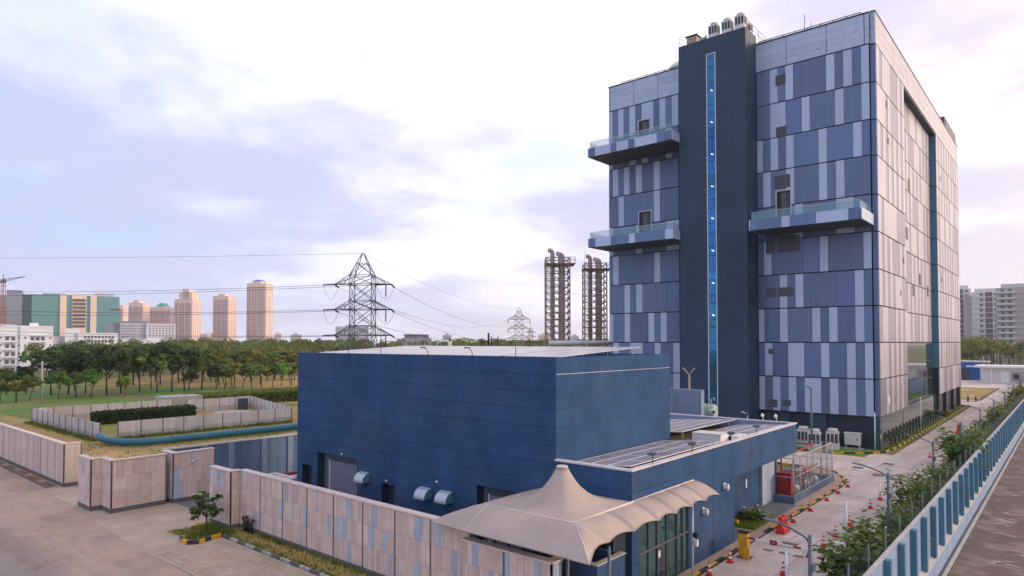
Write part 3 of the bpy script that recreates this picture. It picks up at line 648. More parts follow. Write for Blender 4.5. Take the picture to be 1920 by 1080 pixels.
for i in range(5):
    x0 = -38.2 + i * 4.05
    solar('solar_array', 'pale solar array on the blue block roof, %s from left' % ORDN[i], (x0, BY0 + .45, 10.27), (1,0,.0), (0,1,.055), 3, 5, 1.2, 1.5, X['cell_pale'], .04, stand=10.0)
for i, x in enumerate((-34.6,-27.3,-23.9)):
    f = thing('flood_light', 'flood lamp on a bent bracket at the blue block roof edge, %s' % ('left','middle','right')[i], 'flood lamp', (x, BY0 + .2, 10.29)); MB().tube([(x,BY0+.2,10.29),(x,BY0+.15,10.55),(x-.12,BY0+.0,10.72)], .02, 5).build('bracket', X['darkgrey'], f); piece('head', X['darkgrey'], f, x-.3, BY0-.12, 10.68, x-.05, BY0+.08, 10.74)
for i, x in enumerate((-37.5,-31.5,-21.0)): tag(MB().tube([(x,BY0+.25,10.29),(x,BY0+.25,11.0 + .4*(i == 1))], .018, 5).build('lightning_rod', X['darkgrey'], None, (x,BY0+.25,10.29)), 'thin lightning rod on the blue block parapet, %s' % ('left','middle','right')[i], 'rod')
# ================================================================ ANNEX
AX0, AX1, AY0, AY1, AZ = -18.3, -14.3, 24.55, 46.15, 5.62
AN = thing('annex', 'low grey blue annex with solar panels behind its pale parapet coping', 'building', (-16.3, 35, 0))
ZA = [0, 1.6, 3.65, 4.65, 5.54]
AOP = [(25.2,29.9,0,3.66),(35.5,46.2,0,3.66)]
b = MB(); b.box(AX0 + .05, AY0 + .03, 0, AX1 - .55, 25.2, 5.2); b.box(AX0 + .05, 25.2, 0, AX1 - 1.9, AY1 - .05, 5.0); b.box(AX1 - 1.9, 29.9, 0, AX1 - .04, 35.5, 5.0); b.box(AX1 - 1.9, 25.2, 3.7, AX1 - .04, 29.9, 5.0); b.box(AX1 - 1.9, 35.5, 3.7, AX1 - .04, AY1 - .05, 5.0)
b.box(AX1 - .55, AY0 + .04, 0, AX1 - .04, 25.2, 5.2); b.box(-26, 36.2, 0, AX0 + .04, AY1 - .05, 4.95)
b.build('core', X['groove'], AN)
b = MB().box(AX0 + .05, 25.2, 5.005, AX1 - .3, AY1 - .3, 5.03).box(-26, 36.2, 4.96, AX0 + .05, AY1 - .3, 5.0); b.build('roof', X['roofdark'], AN)
def wallgrid(a0, a1, zs, opens, plane, axis, step):
    a = a0
    while a < a1 - .05:
        c = min(a + step, a1); bands(a + .01, c - .01, zs, [(max(o[0], a + .01), min(o[1], c - .01), o[2], o[3]) for o in opens if o[0] < c - .02 and o[1] > a + .02], plane, .038 if axis == 'x' else .04, AN, X['plaster_blue'], axis, 'wall_panel'); a = c
wallgrid(AY0, AY1, ZA, AOP, AX1 - .04, 'y', 2.7)
bands(AX0, AX1 - .041, ZA, [], AY0, .028, AN, X['plaster_blue'], 'x', 'wall_panel')
for q in ((AX0, AY0 - .04, AX1 + .05, AY0 + .24), (AX1 - .24, AY0 + .24, AX1 + .05, AY1 + .04), (-26, AY1 - .22, AX1 - .24, AY1 + .04)):
    piece('coping', X['coping'], AN, q[0], q[1], 5.545, q[2], q[3], AZ)
for q in ((AX0, AY0 + .03, AX1 - .3, AY0 + .2), (AX1 - .22, AY0 + .2, AX1 - .05, AY1 - .06)): piece('parapet_wall', X['plaster_blue'], AN, q[0], q[1], 5.0, q[2], q[3], 5.54)
piece('rear_parapet', X['pwall'], AN, -26, AY1 - .2, 4.9, AX1 - .25, AY1 - .045, 5.54)
piece('soffit', X['yard'], AN, AX1 - 1.9, 35.5, 3.655, AX1 - .045, AY1 - .06, 3.695)
GD = MB().box(AX1 - 1.95, 36.1, .0, AX1 - 1.88, 44.5, 3.6).build('garage_door', X['shutter'], AN)
for k in range(7):
    for c in range(3): piece('door_panel', X['plaster_blue'], GD, AX1 - 1.88, 36.12 + c*2.8, .03 + k*.51, AX1 - 1.86, 36.12 + c*2.8 + 2.76, .03 + k*.51 + .49)
piece('door_notice', X['white'], GD, AX1 - 1.857, 42.0, 1.7, AX1 - 1.85, 42.2, 2.25)
piece('end_wall', X['parapet_panel'], AN, AX1 - 1.95, 44.5, 0, AX1 - 1.7, 47.0, 3.6)
piece('corner_post', X['lampgrey'], AN, AX1 - 1.75, 46.9, 0, AX1 - 1.6, 47.1, 3.64)
# glazed entrance: frame and single panes
GF = MB().box(AX1 - .16, 25.2, 0, AX1 - .02, 29.9, .12).box(AX1 - .16, 25.2, 3.56, AX1 - .02, 29.9, 3.66).box(AX1 - .16, 25.2, 1.86, AX1 - .02, 29.9, 1.95)
YS = [25.2, 26.05, 26.85, 27.75, 28.75, 29.35, 29.9]
for y in YS: GF.box(AX1 - .165, y - .03, .12, AX1 - .015, y + .03, 3.56)
gf = GF.build('glazed_entrance', X['louver'], AN)
for k in range(6):
    piece('pane', X['teal_glass'], gf, AX1 - .11, YS[k] + .03, 1.95, AX1 - .08, YS[k+1] - .03, 3.56)
    if k != 2: piece('pane', X['teal_glass'], gf, AX1 - .11, YS[k] + .03, .12, AX1 - .08, YS[k+1] - .03, 1.86)
piece('door_leaf', X['dark_glass'], gf, AX1 - .13, 26.88, .1, AX1 - .06, 27.72, 1.85); piece('door_frame', X['alu'], gf, AX1 - .14, 26.82, .1, AX1 - .05, 26.93, 1.86); piece('notice', X['white'], gf, AX1 - .055, 26.98, 1.35, AX1 - .05, 27.15, 1.65)
# cameras on the annex wall
def dome_camera(x, y, z, label):
    c = thing('security_camera', label, 'camera', (x, y, z)); piece('bracket', X['offwhite'], c, x, y - .08, z + .08, x + .26, y + .08, z + .16)
    MB().lathe([(.02,-.2),(.09,-.14),(.11,-.04),(.11,.08)], (x + .2, y, z), 12).build('dome', X['offwhite'], c); piece('back_box', X['offwhite'], c, x + .002, y - .1, z - .1, x + .05, y + .1, z + .2)
dome_camera(AX1, 31.5, 2.55, 'white camera on the annex wall, near one of two'); dome_camera(AX1, 34.1, 3.35, 'white camera on the annex wall, far one of two')
# things on the annex roof
solar('solar_array', 'three by five solar array at the annex front parapet', (-18.25, 25.35, 5.25), (1,0,.09), (0,1,.0), 3, 6, 1.15, 1.62, X['cell'], .05, stand=5.03)
solar('solar_array', 'striped solar array on the annex beside the blue block', (-23.5, 37.3, 5.15), (1,0,.07), (0,1,.0), 5, 6, 1.05, 1.4, X['cell'], .05, stand=5.0)
solar('solar_array', 'striped solar array at the annex rear parapet', (-18.1, 38.6, 5.18), (1,0,.08), (0,1,.0), 3, 6, 1.05, 1.15, X['cell'], .05, stand=5.03)
t = thing('roof_unit', 'long white air handling box on the annex roof', 'air conditioner', (-16.4, 36.8, 5.03)); piece('body', X['white'], t, -17.0, 36.1, 5.1, -15.3, 37.2, 5.75); piece('feet', X['darkgrey'], t, -16.8, 36.2, 5.03, -15.5, 37.1, 5.1); piece('lid', X['offwhite'], t, -17.03, 36.07, 5.75, -15.27, 37.23, 5.79)
for i, y in enumerate((37.3, 38.0)):
    t = thing('split_unit', 'small white split unit by the annex parapet, %s' % ('nearer one','farther one')[i], 'air conditioner', (-14.95, y, 5.03)); piece('body', X['white'], t, -15.2, y, 5.12, -14.75, y + .55, 5.62); piece('fan_grille', X['darkgrey'], t, -15.22, y + .08, 5.2, -15.2, y + .47, 5.55); piece('feet', X['darkgrey'], t, -15.15, y + .05, 5.03, -14.8, y + .5, 5.12)
for i, y in enumerate((26.6, 30.6, 35.4, 39.2)):
    f = thing('flood_light', 'flood lamp on a bent bracket at the annex parapet, %s from the tent' % ORDN[i], 'flood lamp', (-14.5, y, 5.62)); MB().tube([(-14.42,y,5.6),(-14.42,y,5.9),(-14.3,y-.1,6.02)], .022, 5).build('bracket', X['darkgrey'], f)
    MB().hexa([(-14.5,y-.35,6.0),(-14.15,y-.35,6.0),(-14.15,y-.08,6.06),(-14.5,y-.08,6.06)], [(-14.5,y-.35,6.06),(-14.15,y-.35,6.06),(-14.15,y-.08,6.12),(-14.5,y-.08,6.12)]).build('head', X['darkgrey'], f)
for i, (x, k) in enumerate(((-20.0,0),(-17.6,1),(-16.5,2),(-15.6,3))):
    c = thing('security_camera', 'camera on the annex rear parapet, %s from left' % ORDN[i], 'camera', (x, AY1, AZ)); MB().tube([(x,AY1,AZ),(x,AY1,AZ+.35),(x-.35*(k<2),AY1-.2,AZ+.5)], .03, 6).build('bracket', X['white'], c); MB().lathe([(.03,-.12),(.11,-.05),(.12,.06),(.05,.12)], (x, AY1-.15, AZ+.32), 10).build('dome', X['darkgrey'] if k < 2 else X['white'], c)
t = thing('horizontal_tank', 'pale green horizontal tank behind the annex', 'tank', (-23.2,51.5,0)); MB().tube([(-24.3,51.5,5.35),(-24.2,51.5,5.35),(-22.3,51.5,5.35),(-22.2,51.5,5.35)], [.45,.62,.62,.45], 18).build('drum', X['tankgreen'], t)
for x in (-23.9,-23.2,-22.6): MB().tube([(x,51.5,5.35),(x+.05,51.5,5.35)], .65, 18).build('hoop', X['steel'], t)
piece('support', X['base_slate'], t, -24.2, 51.1, 0, -22.3, 51.9, 4.75); MB().tube([(-22.5,51.3,5.8),(-22.5,51.3,6.4),(-22.3,51.3,6.5),(-22.2,51.3,6.3)], .05, 6).build('vent_pipe', X['steel'], t)
t = thing('mast', 'thin forked mast beside the green tank', 'mast', (-25.2,53,0)); MB().tube([(-25.2,53,0),(-25.2,53,8.3)], .08, 6).build('pole', X['rust_steel'], t); MB().tube([(-25.2,53,8.2),(-25.8,53,8.8)], .06, 5).build('fork', X['rust_steel'], t); MB().tube([(-25.2,53,8.2),(-24.7,53,8.8)], .06, 5).build('fork', X['rust_steel'], t)
tag(MB().box(-29, 49.6, 0, -22.6, 50.2, 7.2).build('screen_wall', X['inner_blue2'], None, (-26,50,0)), 'plain grey blue screen wall behind the block', 'wall')
# ================================================================ MEMBRANE TENT
TN = thing('membrane_canopy', 'beige tensile tent canopy with one pointed peak over the entrance', 'canopy', (-16.3, 22.3, 0))
cx, cy, fz, pz = -16.3, 22.35, 4.32, 5.82; hx, hy = 2.1, 2.15
n = 72; rows = [0.11, .15, .2, .27, .36, .46, .57, .68, .79, .9, 1.0]; b = MB(); ring = []
def inner_pt(th, t):
    c, s_ = math.cos(th), math.sin(th); k = 1 / max(abs(c), abs(s_))
    k = 1 + (k - 1) * min(1, t) ** 2.0
    g = ((1 - t) / (1 - .11)); z = fz + (pz - fz) * (.22 * g + .78 * g ** 3.0)
    return (cx + c * k * t * hx, cy + s_ * k * t * hy, z)
base = 0
for t in rows:
    for j in range(n): b.v.append(inner_pt(2*math.pi*(j + .5)/n, t))
for i in range(len(rows) - 1):
    for j in range(n):
        j2 = (j+1) % n; b.f.append((i*n+j, (i+1)*n+j, (i+1)*n+j2, i*n+j2)[::-1]); b.m.append(0); b.sm.append(True)
b.f.append(tuple(range(n))); b.m.append(0); b.sm.append(False)
b.build('peak_membrane', X['tent'], TN)
MB().lathe([(.24,0),(.24,.05),(.22,.07)], (cx, cy, pz - .01), 18).build('peak_ring', X['seam'], TN)
# skirt as (inner, outer, arch) stations
x0, x1, y0, y1 = cx - hx, cx + hx, cy - hy, cy + hy
st = []; seams = []
def seg(i0, i1, o0, o1, k, arch):
    for q in range(k + 1):
        u = q / k; st.append((Vector(i0).lerp(Vector(i1), u), Vector(o0).lerp(Vector(o1), u), arch * math.sin(math.pi * u)))
oz = 3.55
seg((x0,y1,fz), (x0,y0,fz), (-20.45,y1,oz), (-20.45,y0,oz), 10, .15); seams.append(len(st) - 1)
seg((x0,y0,fz), (x0,y0,fz), (-20.45,y0,oz), (-20.5,18.85,oz), 5, 0)
seg((x0,y0,fz), (x0,y0,fz), (-20.5,18.85,oz), (x0,18.8,oz), 5, 0); seams.append(len(st) - 1)
seg((x0,y0,fz), (x1,y0,fz), (x0,18.8,oz), (x1,18.75,oz), 12, 0)
seg((x1,y0,fz), (x1,y0,fz), (x1,18.75,oz), (-12.55,18.75,oz-.02), 6, 0); seams.append(len(st) - 1)
ex = -12.95; ys = [18.75, 20.65, 22.45, 24.45, 25.9, 27.4, 28.85, 30.35]
seg((x1,y0,fz), (x1,y0,fz), (-12.55,18.75,oz-.02), (ex,ys[1],3.78), 8, .38); seams.append(len(st) - 1)
inn = [y0, 22.45, 24.45, 25.9, 27.4, 28.85, 30.35]
for q in range(6):
    seg((x1 - .06*(q > 1), inn[q], fz), (x1 - .06*(q > 0), inn[q+1], fz - .03), (ex,ys[q+1],3.78), (ex,ys[q+2],3.78), 9, .26); seams.append(len(st) - 1)
ns = 9; b = MB()
def skirt(a, o, ar, s):
    p = a.lerp(o, s); out = o - a; h = Vector((out.x, out.y, 0))
    p = p - h * (.34 * ar * s * s)                      # the eave is drawn in between its fixing points
    p.z = a.z + (o.z - a.z) * (s ** 1.75) + ar * (.38 * s * s + .22 * math.sin(math.pi * s))
    return p
for a, o, ar in st:
    for k in range(ns): b.v.append(tuple(skirt(a, o, ar, k / (ns - 1))))
for i in range(len(st) - 1):
    if (st[i][0] - st[i+1][0]).length + (st[i][1] - st[i+1][1]).length < 1e-5: continue
    for k in range(ns - 1):
        b.f.append((i*ns+k, (i+1)*ns+k, (i+1)*ns+k+1, i*ns+k+1)[::-1]); b.m.append(0); b.sm.append(True)
b.build('skirt_membrane', X['tent'], TN)
for i in seams:
    a, o, ar = st[i]; MB().tube([skirt(a, o, ar, k / 8) + Vector((0,0,.008)) for k in range(9)], .018, 5).build('seam', X['seam'], TN)
for i in range(0, len(st)):
    pass
edge = [skirt(a, o, ar, 1.0) for a, o, ar in st]; edge = [p for i, p in enumerate(edge) if i == 0 or (p - edge[i-1]).length > .01]
MB().tube(edge, .028, 6).build('edge_cable', X['rust_steel'], TN)
MB().tube([(x0,y0,fz),(x1,y0,fz),(x1,y1,fz)], .05, 6).build('ridge_frame', X['seam'], TN); MB().tube([(x1 - .05,y1,fz),(x1 - .05,30.35,fz - .02)], .035, 6).build('wall_rail', X['seam'], TN)
for y in ys[2:]:
    MB().tube([(AX1,y,3.62),(ex + .02,y,3.76)], .03, 5).build('strut', X['black'], TN)
MB().tube([(cx,cy,0),(cx,cy,pz)], .07, 8).build('mast', X['lampgrey'], TN)
for x, y in ((-20.2,19.95),(-14.3,19.95),(-13.0,20.7)): MB().tube([(x,y,0),(x,y,3.6)], .06, 8).build('post', X['lampgrey'], TN)
# guard enclosure below the tent
g = thing('guard_shelter', 'grey blue open-topped box wall below the tent corner', 'wall', (-15, 21.7, 0))
b = MB().box(-16.6, 20.85, 0, -13.62, 21.0, 2.7).box(-13.77, 21.0, 0, -13.62, 22.8, 2.7).box(-16.6, 22.65, 0, -13.77, 22.8, 2.7).box(-16.6, 21.0, 0, -13.77, 22.65, 2.35); b.build('wall', X['plaster_blue'], g)
for q in ((-16.65,20.8,-13.57,21.04),(-13.82,21.04,-13.57,22.85)): piece('coping', X['ledge'], g, q[0], q[1], 2.7, q[2], q[3], 2.75)
g = thing('security_grille', 'black bar grille between the wall and the tent edge', 'grille', (-17, 20.3, 0))
for i in range(7): MB().box(-19.0 + i*.75, 20.3, 0, -18.92 + i*.75, 20.36, 3.7).build('bar', X['black'], g)
b = MB()
for i in range(30): b.box(-19.0 + i*.155, 20.315, 1.5, -18.985 + i*.155, 20.325, 3.6)
for i in range(14): b.box(-19.0, 20.327, 1.5 + i*.15, -14.4, 20.337, 1.515 + i*.15)
tag(b.build('mesh', X['lampgrey'], g), kind='stuff')
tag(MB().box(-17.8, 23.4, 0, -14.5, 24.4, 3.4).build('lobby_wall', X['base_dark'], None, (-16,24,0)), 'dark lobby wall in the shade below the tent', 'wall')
# ================================================================ STONE BOUNDARY WALLS
def stone_face(W_, p0, p1, z0, z1, rows, seed, slots=2.45, big=False, nrm=None):
    # tiles of one straight run, p0 -> p1, standing 35 mm proud of the mortar core
    rr = random.Random(seed); p0 = Vector((*p0, 0)); p1 = Vector((*p1, 0)); d = p1 - p0; Ln = d.length; d.normalize(); ang = math.atan2(d.y, d.x)
    zs = [z0 + (z1 - z0) * k / rows for k in range(rows + 1)]
    bays = max(1, round(Ln / slots)); bw = Ln / bays
    for q in range(bays):
        s0 = q * bw
        if q or big: inst('slate_strip', unit(X['slot']), W_, (p0 + d*(s0 - .045)) .to_tuple()[:2] + (z0,), (.09, .045, z1 - z0), (0,0,ang))
        for r in range(rows):
            s = s0 + .05; e = s0 + bw - .05
            za = zs[r] + rr.uniform(-.12, .12) * (0 < r); zb = zs[r+1] - .012
            if r and not big: za = zs[r]
            while s < e - .02:
                w = rr.choice((.16,.2,.26,.34,.42) if not big else (.4,.55,.75,.9)); w = min(w, e - s)
                if e - s - w < .13: w = e - s
                k = rr.random(); m = X['stone_a'] if k < .42 else X['stone_b'] if k < .68 else X['stone_d'] if k < .86 else X['stone_c']
                if big: m = X['stone_a'] if k < .3 else X['stone_b']
                t = .035 + rr.uniform(0, .012); p = p0 + d * (s + .006)
                inst('stone_tile', unit(m), W_, (p.x, p.y, zs[r] + .006), (w - .012, t, zs[r+1] - zs[r] - .012), (0,0,ang)); s += w
def wall_run(name, label, segs, thick=.3, z1=3.45, zc=.1, big=False, rows=3, seed=1, slots=2.45):
    # segs: runs with outward side to the right of travel (tiles grow to the left of d rotated, so runs are given reversed)
    c = segs[0][0]; W_ = thing(name, label, 'wall', (c[0], c[1], 0))
    for i, (a, e, inward) in enumerate(segs):
        a2 = Vector((*a, 0)); e2 = Vector((*e, 0)); d = (e2 - a2).normalized(); nr = Vector((inward[0], inward[1], 0))
        q = [a2, e2, e2 + nr*thick, a2 + nr*thick]
        MB().hexa([(p.x,p.y,0) for p in (q if d.cross(nr).z > 0 else q[::-1])], [(p.x,p.y,z1 - .08) for p in (q if d.cross(nr).z > 0 else q[::-1])]).build('core', X['wallcore'], W_)
        o = -nr
        qq = [a2 - d*.0 + o*.075, e2 + d*.0 + o*.075, e2 + nr*(thick + .03), a2 + nr*(thick + .03)]
        MB().hexa([(p.x,p.y,z1 - .078 + i*.003) for p in (qq if d.cross(nr).z > 0 else qq[::-1])], [(p.x,p.y,z1 + i*.003) for p in (qq if d.cross(nr).z > 0 else qq[::-1])]).build('capping', X['capstone'], W_)
        qp = [a2 + o*.03, e2 + o*.03, e2 + nr*.05, a2 + nr*.05]
        MB().hexa([(p.x,p.y,0) for p in (qp if d.cross(nr).z > 0 else qp[::-1])], [(p.x,p.y,zc + .2 + i*.002) for p in (qp if d.cross(nr).z > 0 else qp[::-1])]).build('plinth', X['plinth'], W_)
        if d.cross(nr).z > 0: s0, s1 = e, a        # travel so that +90 deg points outward
        else: s0, s1 = a, e
        stone_face(W_, s0, s1, zc + .2, z1 - .09, rows, seed + i * 13, slots, big)
    return W_
wall_run('stone_wall', 'long pink stone boundary wall with blue grey tiles before the block', [((-40.45,19.0),(-37.85,19.0),(0,1)), ((-37.85,19.0),(-37.85,19.6),(-1,0)), ((-37.85,19.6),(-18.9,19.6),(0,1))], seed=3)
wall_run('stone_wall', 'short lower stone wall stub below the tent', [((-19.1,19.3),(-14.55,19.3),(0,1)), ((-14.55,19.3),(-14.55,19.9),(-1,0))], z1=3.05, seed=23)
wall_run('stone_wall', 'pale stone gate wall with a blue sign beside the driveway', [((-48.75,19.55),(-47.05,19.55),(0,1)), ((-47.05,19.55),(-47.05,22.4),(-1,0))], seed=41)
wall_run('stone_wall', 'pale large slab stone gate wall at the driveway mouth', [((-51.3,15.2),(-49.0,15.2),(0,1)), ((-49.0,15.2),(-49.0,16.2),(-1,0)), ((-48.95,15.85),(-47.3,15.85),(0,1)), ((-47.3,15.85),(-47.3,19.2),(-1,0))], big=True, seed=57, z1=3.4, slots=3.4)
wall_run('stone_wall', 'far stone wall along the street at the left edge', [((-110,16.35),(-58.6,16.35),(0,1)), ((-58.6,16.35),(-58.6,17.5),(-1,0))], z1=3.3, seed=71, big=True, slots=1.9, rows=1)
tag(MB().box(-49.3,16.4,0,-47.9,19.3,3.1).build('gate_trough', X['ledge'], None, (-48.6,17,0)), 'concrete trough between the two gate walls', 'wall')
t = thing('sign', 'small blue sign on the gate wall corner', 'sign', (-48.2,19.5,2.2)); piece('plate', mat('sign_blue', (.015,.05,.30), .5), t, -48.6, 19.44, 2.0, -47.9, 19.48, 2.3); piece('lettering', X['white'], t, -48.45, 19.435, 2.12, -48.05, 19.44, 2.16)
for i, (x, y) in enumerate(((-48.2,19.5),(-47.0,21.0))):
    c = thing('security_camera', 'white bullet camera on the gate wall, %s' % ('above the blue sign','on the long side')[i], 'camera', (x, y, 2.75)); MB().tube([(x,y,2.75),(x+.12,y-.12,2.78)], .03, 6).build('bracket', X['white'], c); MB().tube([(x+.05,y-.2,2.72),(x+.3,y-.28,2.8)], .07, 8).build('barrel', X['white'], c)
# inner blue wall along the yard with pilasters, and the planter block and red pipe by it
iw = thing('yard_wall', 'blue painted yard wall with paler pilasters left of the block', 'wall', (-49.4, 26, 0))
MB().box(-49.75, 19.9, 0, -49.45, 45, 3.3).build('wall', X['inner_blue'], iw); MB().box(-49.8, 19.9, 3.3, -49.38, 45, 3.4).build('coping', X['ledge'], iw)
for y in (22.6, 24.6, 27.3, 29.6, 32.2, 35, 38): piece('pilaster', X['inner_blue2'], iw, -49.45, y, 0, -49.33, y + .45, 3.3)
t = thing('planter_box', 'pale rimmed concrete planter box just inside the stone wall', 'planter', (-37,20.6,0)); MB().box(-37.5,20.1,0,-35.3,21.7,2.9).build('body', X['base_slate'], t); MB().box(-37.55,20.05,2.9,-37.25,21.75,3.0).box(-35.55,20.05,2.9,-35.25,21.75,3.0).box(-37.25,20.05,2.9,-35.55,20.3,3.0).box(-37.25,21.5,2.9,-35.55,21.75,3.0).build('rim', X['capstone'], t); MB().box(-37.25,20.3,2.85,-35.55,21.5,2.93).build('soil', X['ledge'], t)
tag(MB().tube([(-43.4,24.2,1.5),(-43.4,34,1.5)], .12, 8).build('fire_pipe', X['red'], None, (-43.4,29,0)), 'red fire main pipe running along the yard', 'pipe')
tag(MB().box(-44.2,23,0,-43.6,34,1.2).build('pipe_plinth', X['ledge'], None, (-43.9,29,0)), 'low concrete plinth beside the red pipe', 'plinth')
# ================================================================ PERIMETER WALL, FENCE, LAMPS
pw = thing('perimeter_wall', 'long pale blue perimeter wall with teal fins beside the outer road', 'wall', (-5.6, 60, 0))
MB().box(-5.45, 10, 0, -5.34, 260, 3.28).build('wall', X['pwall'], pw)
MB().hexa([(-5.34,10,0),(-5.10,10,0),(-5.10,260,0),(-5.34,260,0)], [(-5.34,10,.88),(-5.10,10,.78),(-5.10,260,.78),(-5.34,260,.88)]).build('plinth', X['pwall'], pw)
MB().hexa([(-5.34,10,.883),(-5.095,10,.783),(-5.095,260,.783),(-5.34,260,.883)], [(-5.34,10,.905),(-5.095,10,.80),(-5.095,260,.80),(-5.34,260,.905)]).build('ledge', X['ledge'], pw)
MB().box(-5.465, 10, 3.28, -5.325, 260, 3.315).build('coping', X['ledge'], pw)
fh = MB().box(0,0,0,.22,.30,2.36).mesh('fin', X['fin'])
for k in range(-6, 70): inst('fin', fh, pw, (-5.336, 34.25 + 2.5*k, .86))
wf = thing('wire_fence', 'black post and wire fence on top of the perimeter wall', 'fence', (-5.66, 60, 3.05))
pm = MB().tube([(0,0,0),(0,0,1.5)], .03, 6).mesh('post', X['lampgrey'])
for k in range(60): inst('post', pm, wf, (-5.5, 20.0 + 2.62*k, 2.6))
for k in range(9): MB().tube([(-5.5, 18, 3.36 + k*.09), (-5.5, 177, 3.36 + k*.09)], .0045, 4).build('wire', X['darkgrey'], wf)
def street_lamp(x, y, h, arm, label, name='street_lamp', m=None, group=None):
    m = m or X['lampgrey']; t = thing(name, label, 'street lamp', (x, y, 0), group)
    MB().tube([(x,y,0),(x,y,h)], [.085,.065], 10).build('pole', m, t)
    MB().tube([(x,y,h-.35),(x-.12,y,h-.12),(x-.35,y,h+.0),(x-arm*.6,y+.05,h+.12),(x-arm,y+.1,h+.22)], .035, 6).build('arm', m, t)
    MB().hexa([(x-arm-.45,y+.02,h+.26),(x-arm+.1,y+.02,h+.18),(x-arm+.1,y+.2,h+.18),(x-arm-.45,y+.2,h+.26)], [(x-arm-.45,y+.02,h+.30),(x-arm+.1,y+.02,h+.24),(x-arm+.1,y+.2,h+.24),(x-arm-.45,y+.2,h+.30)]).build('lamp_head', m, t)
    piece('control_box', m, t, x - .02, y - .14, h - 1.2, x + .14, y + .14, h - .95)
    MB().box(x-.16,y-.16,0,x+.16,y+.16,.05).build('base_plate', m, t)
for i, (y, h) in enumerate(((23.9,4.42),(36.3,4.68),(49.7,4.68),(63.2,4.7),(77,4.7),(91,4.7),(106,4.7),(122,4.7),(140,4.7))):
    street_lamp(-7.0, y, h, 1.15, 'grey street lamp along the planting bed, %s from the camera' % ORDN[i], group='street lamps along the planting bed')
t = thing('street_lamp', 'tall grey lamp post before the tower base', 'street lamp', (-20.4, 70.6, 0)); MB().tube([(-20.4,70.6,0),(-20.4,70.6,6.3)], [.11,.08], 10).build('pole', X['lampgrey'], t); MB().hexa([(-20.9,70.5,6.5),(-20.35,70.5,6.25),(-20.35,70.7,6.25),(-20.9,70.7,6.5)], [(-20.9,70.5,6.6),(-20.35,70.5,6.36),(-20.35,70.7,6.36),(-20.9,70.7,6.6)]).build('lamp_head', X['lampgrey'], t)
def cctv_pole(x, y, h, label, head=True):
    t = thing('camera_pole', label, 'pole', (x, y, 0)); MB().tube([(x,y,0),(x,y,h)], .055, 8).build('pole', X['polewhite'], t); MB().lathe([(.06,0),(.03,.06)], (x,y,h), 8).build('cap', X['polewhite'], t)
    if head:
        piece('camera_body', X['white'], t, x + .08, y - .07, h*.44, x + .26, y + .07, h*.44 + .3); piece('black_sensor', X['black'], t, x + .07, y - .1, h*.44 + .42, x + .27, y + .08, h*.44 + .62); MB().tube([(x,y,h*.46),(x+.12,y,h*.48)], .03, 6).build('clamp', X['black'], t)
cctv_pole(-13.75, 29.15, 3.45, 'white camera pole at the glazed entrance corner'); cctv_pole(-9.0, 27.6, 2.6, 'pale pole in the road edge, shorter near one', False); cctv_pole(-8.63, 35.2, 3.3, 'pale pole in the planting bed beside a cone', False)
cctv_pole(-15.45, 74.3, 3.9, 'white pole at the tower corner', False); cctv_pole(-14.7, 95.3, 4.2, 'white pole along the tower verge', False)
# ---------------------------------------------------------------- cones
cm = MB().lathe([(.185,.035),(.15,.15),(.125,.28),(.105,.40),(.082,.52),(.058,.66),(.035,.8),(.02,.8)], (0,0,0), 14, ms=[0,0,1,0,1,0,0,0]).mesh('cone_body', [X['cone_red'], X['white']])
cb = MB().box(-.21,-.21,0,.21,.21,.035).mesh('base', X['cone_red'])
def cone(x, y, label, group, sc=1.0):
    t = thing('traffic_cone', label, 'traffic cone', (x, y, .012), group); t.scale = (sc, sc, sc); t.rotation_euler = (0,0,random.uniform(0,1))
    for nm, me in (('cone_body', cm), ('base', cb)):
        o = bpy.data.objects.new(nm, me); COL.objects.link(o); o.parent = t
for i, y in enumerate((29.95,32.4,40.4,42.1,45.6,49.3,52.15,54.9)): cone(-13.3, y, 'red and white cone along the striped kerb, %s from the camera' % ORDN[i], 'cones along the striped kerb', .80)
for i, (x, y) in enumerate(((-10.67,32.3),(-10.54,35.84),(-10.46,38.06),(-10.5,40.54),(-10.47,43.43),(-10.48,48.81),(-10.53,51.94),(-10.6,54.94),(-10.7,73.98),(-10.9,78.84),(-10.88,83.81),(-10.84,88.13))): cone(x, y, 'red and white cone down the middle of the road, %s from the camera' % ORDN[i], 'cones down the middle of the road', .80)
def water_barrier(x, y, label, s=1):
    t = thing('water_barrier', label, 'barrier', (x, y, .012)); p = lambda w, d, z: [(x-w*s,y-d*s,z),(x+w*s,y-d*s,z),(x+w*s,y+d*s,z),(x-w*s,y+d*s,z)]
    b = MB(); b.hexa(p(.24,.5,.01), p(.24,.5,.22*s)); b.hexa(p(.24,.5,.22*s), p(.12,.48,.5*s)); b.hexa(p(.12,.48,.5*s), p(.1,.47,.95*s)); b.build('body', X['cone_red'], t)
    for yy_ in (-.2, .2): MB().box(x - .125*s, y + yy_*s - .1, .5*s, x + .125*s, y + yy_*s + .1, .8*s).build('recess_panel', X['red'], t)
    MB().tube([(x,y,.95*s),(x,y,1.0*s)], .06, 8).build('filler_cap', X['red'], t)
water_barrier(-13.05, 39.5, 'red plastic road barrier by the kerb and zebra crossing'); water_barrier(-10.8, 95.4, 'red plastic barrier far along the road', 1.2)
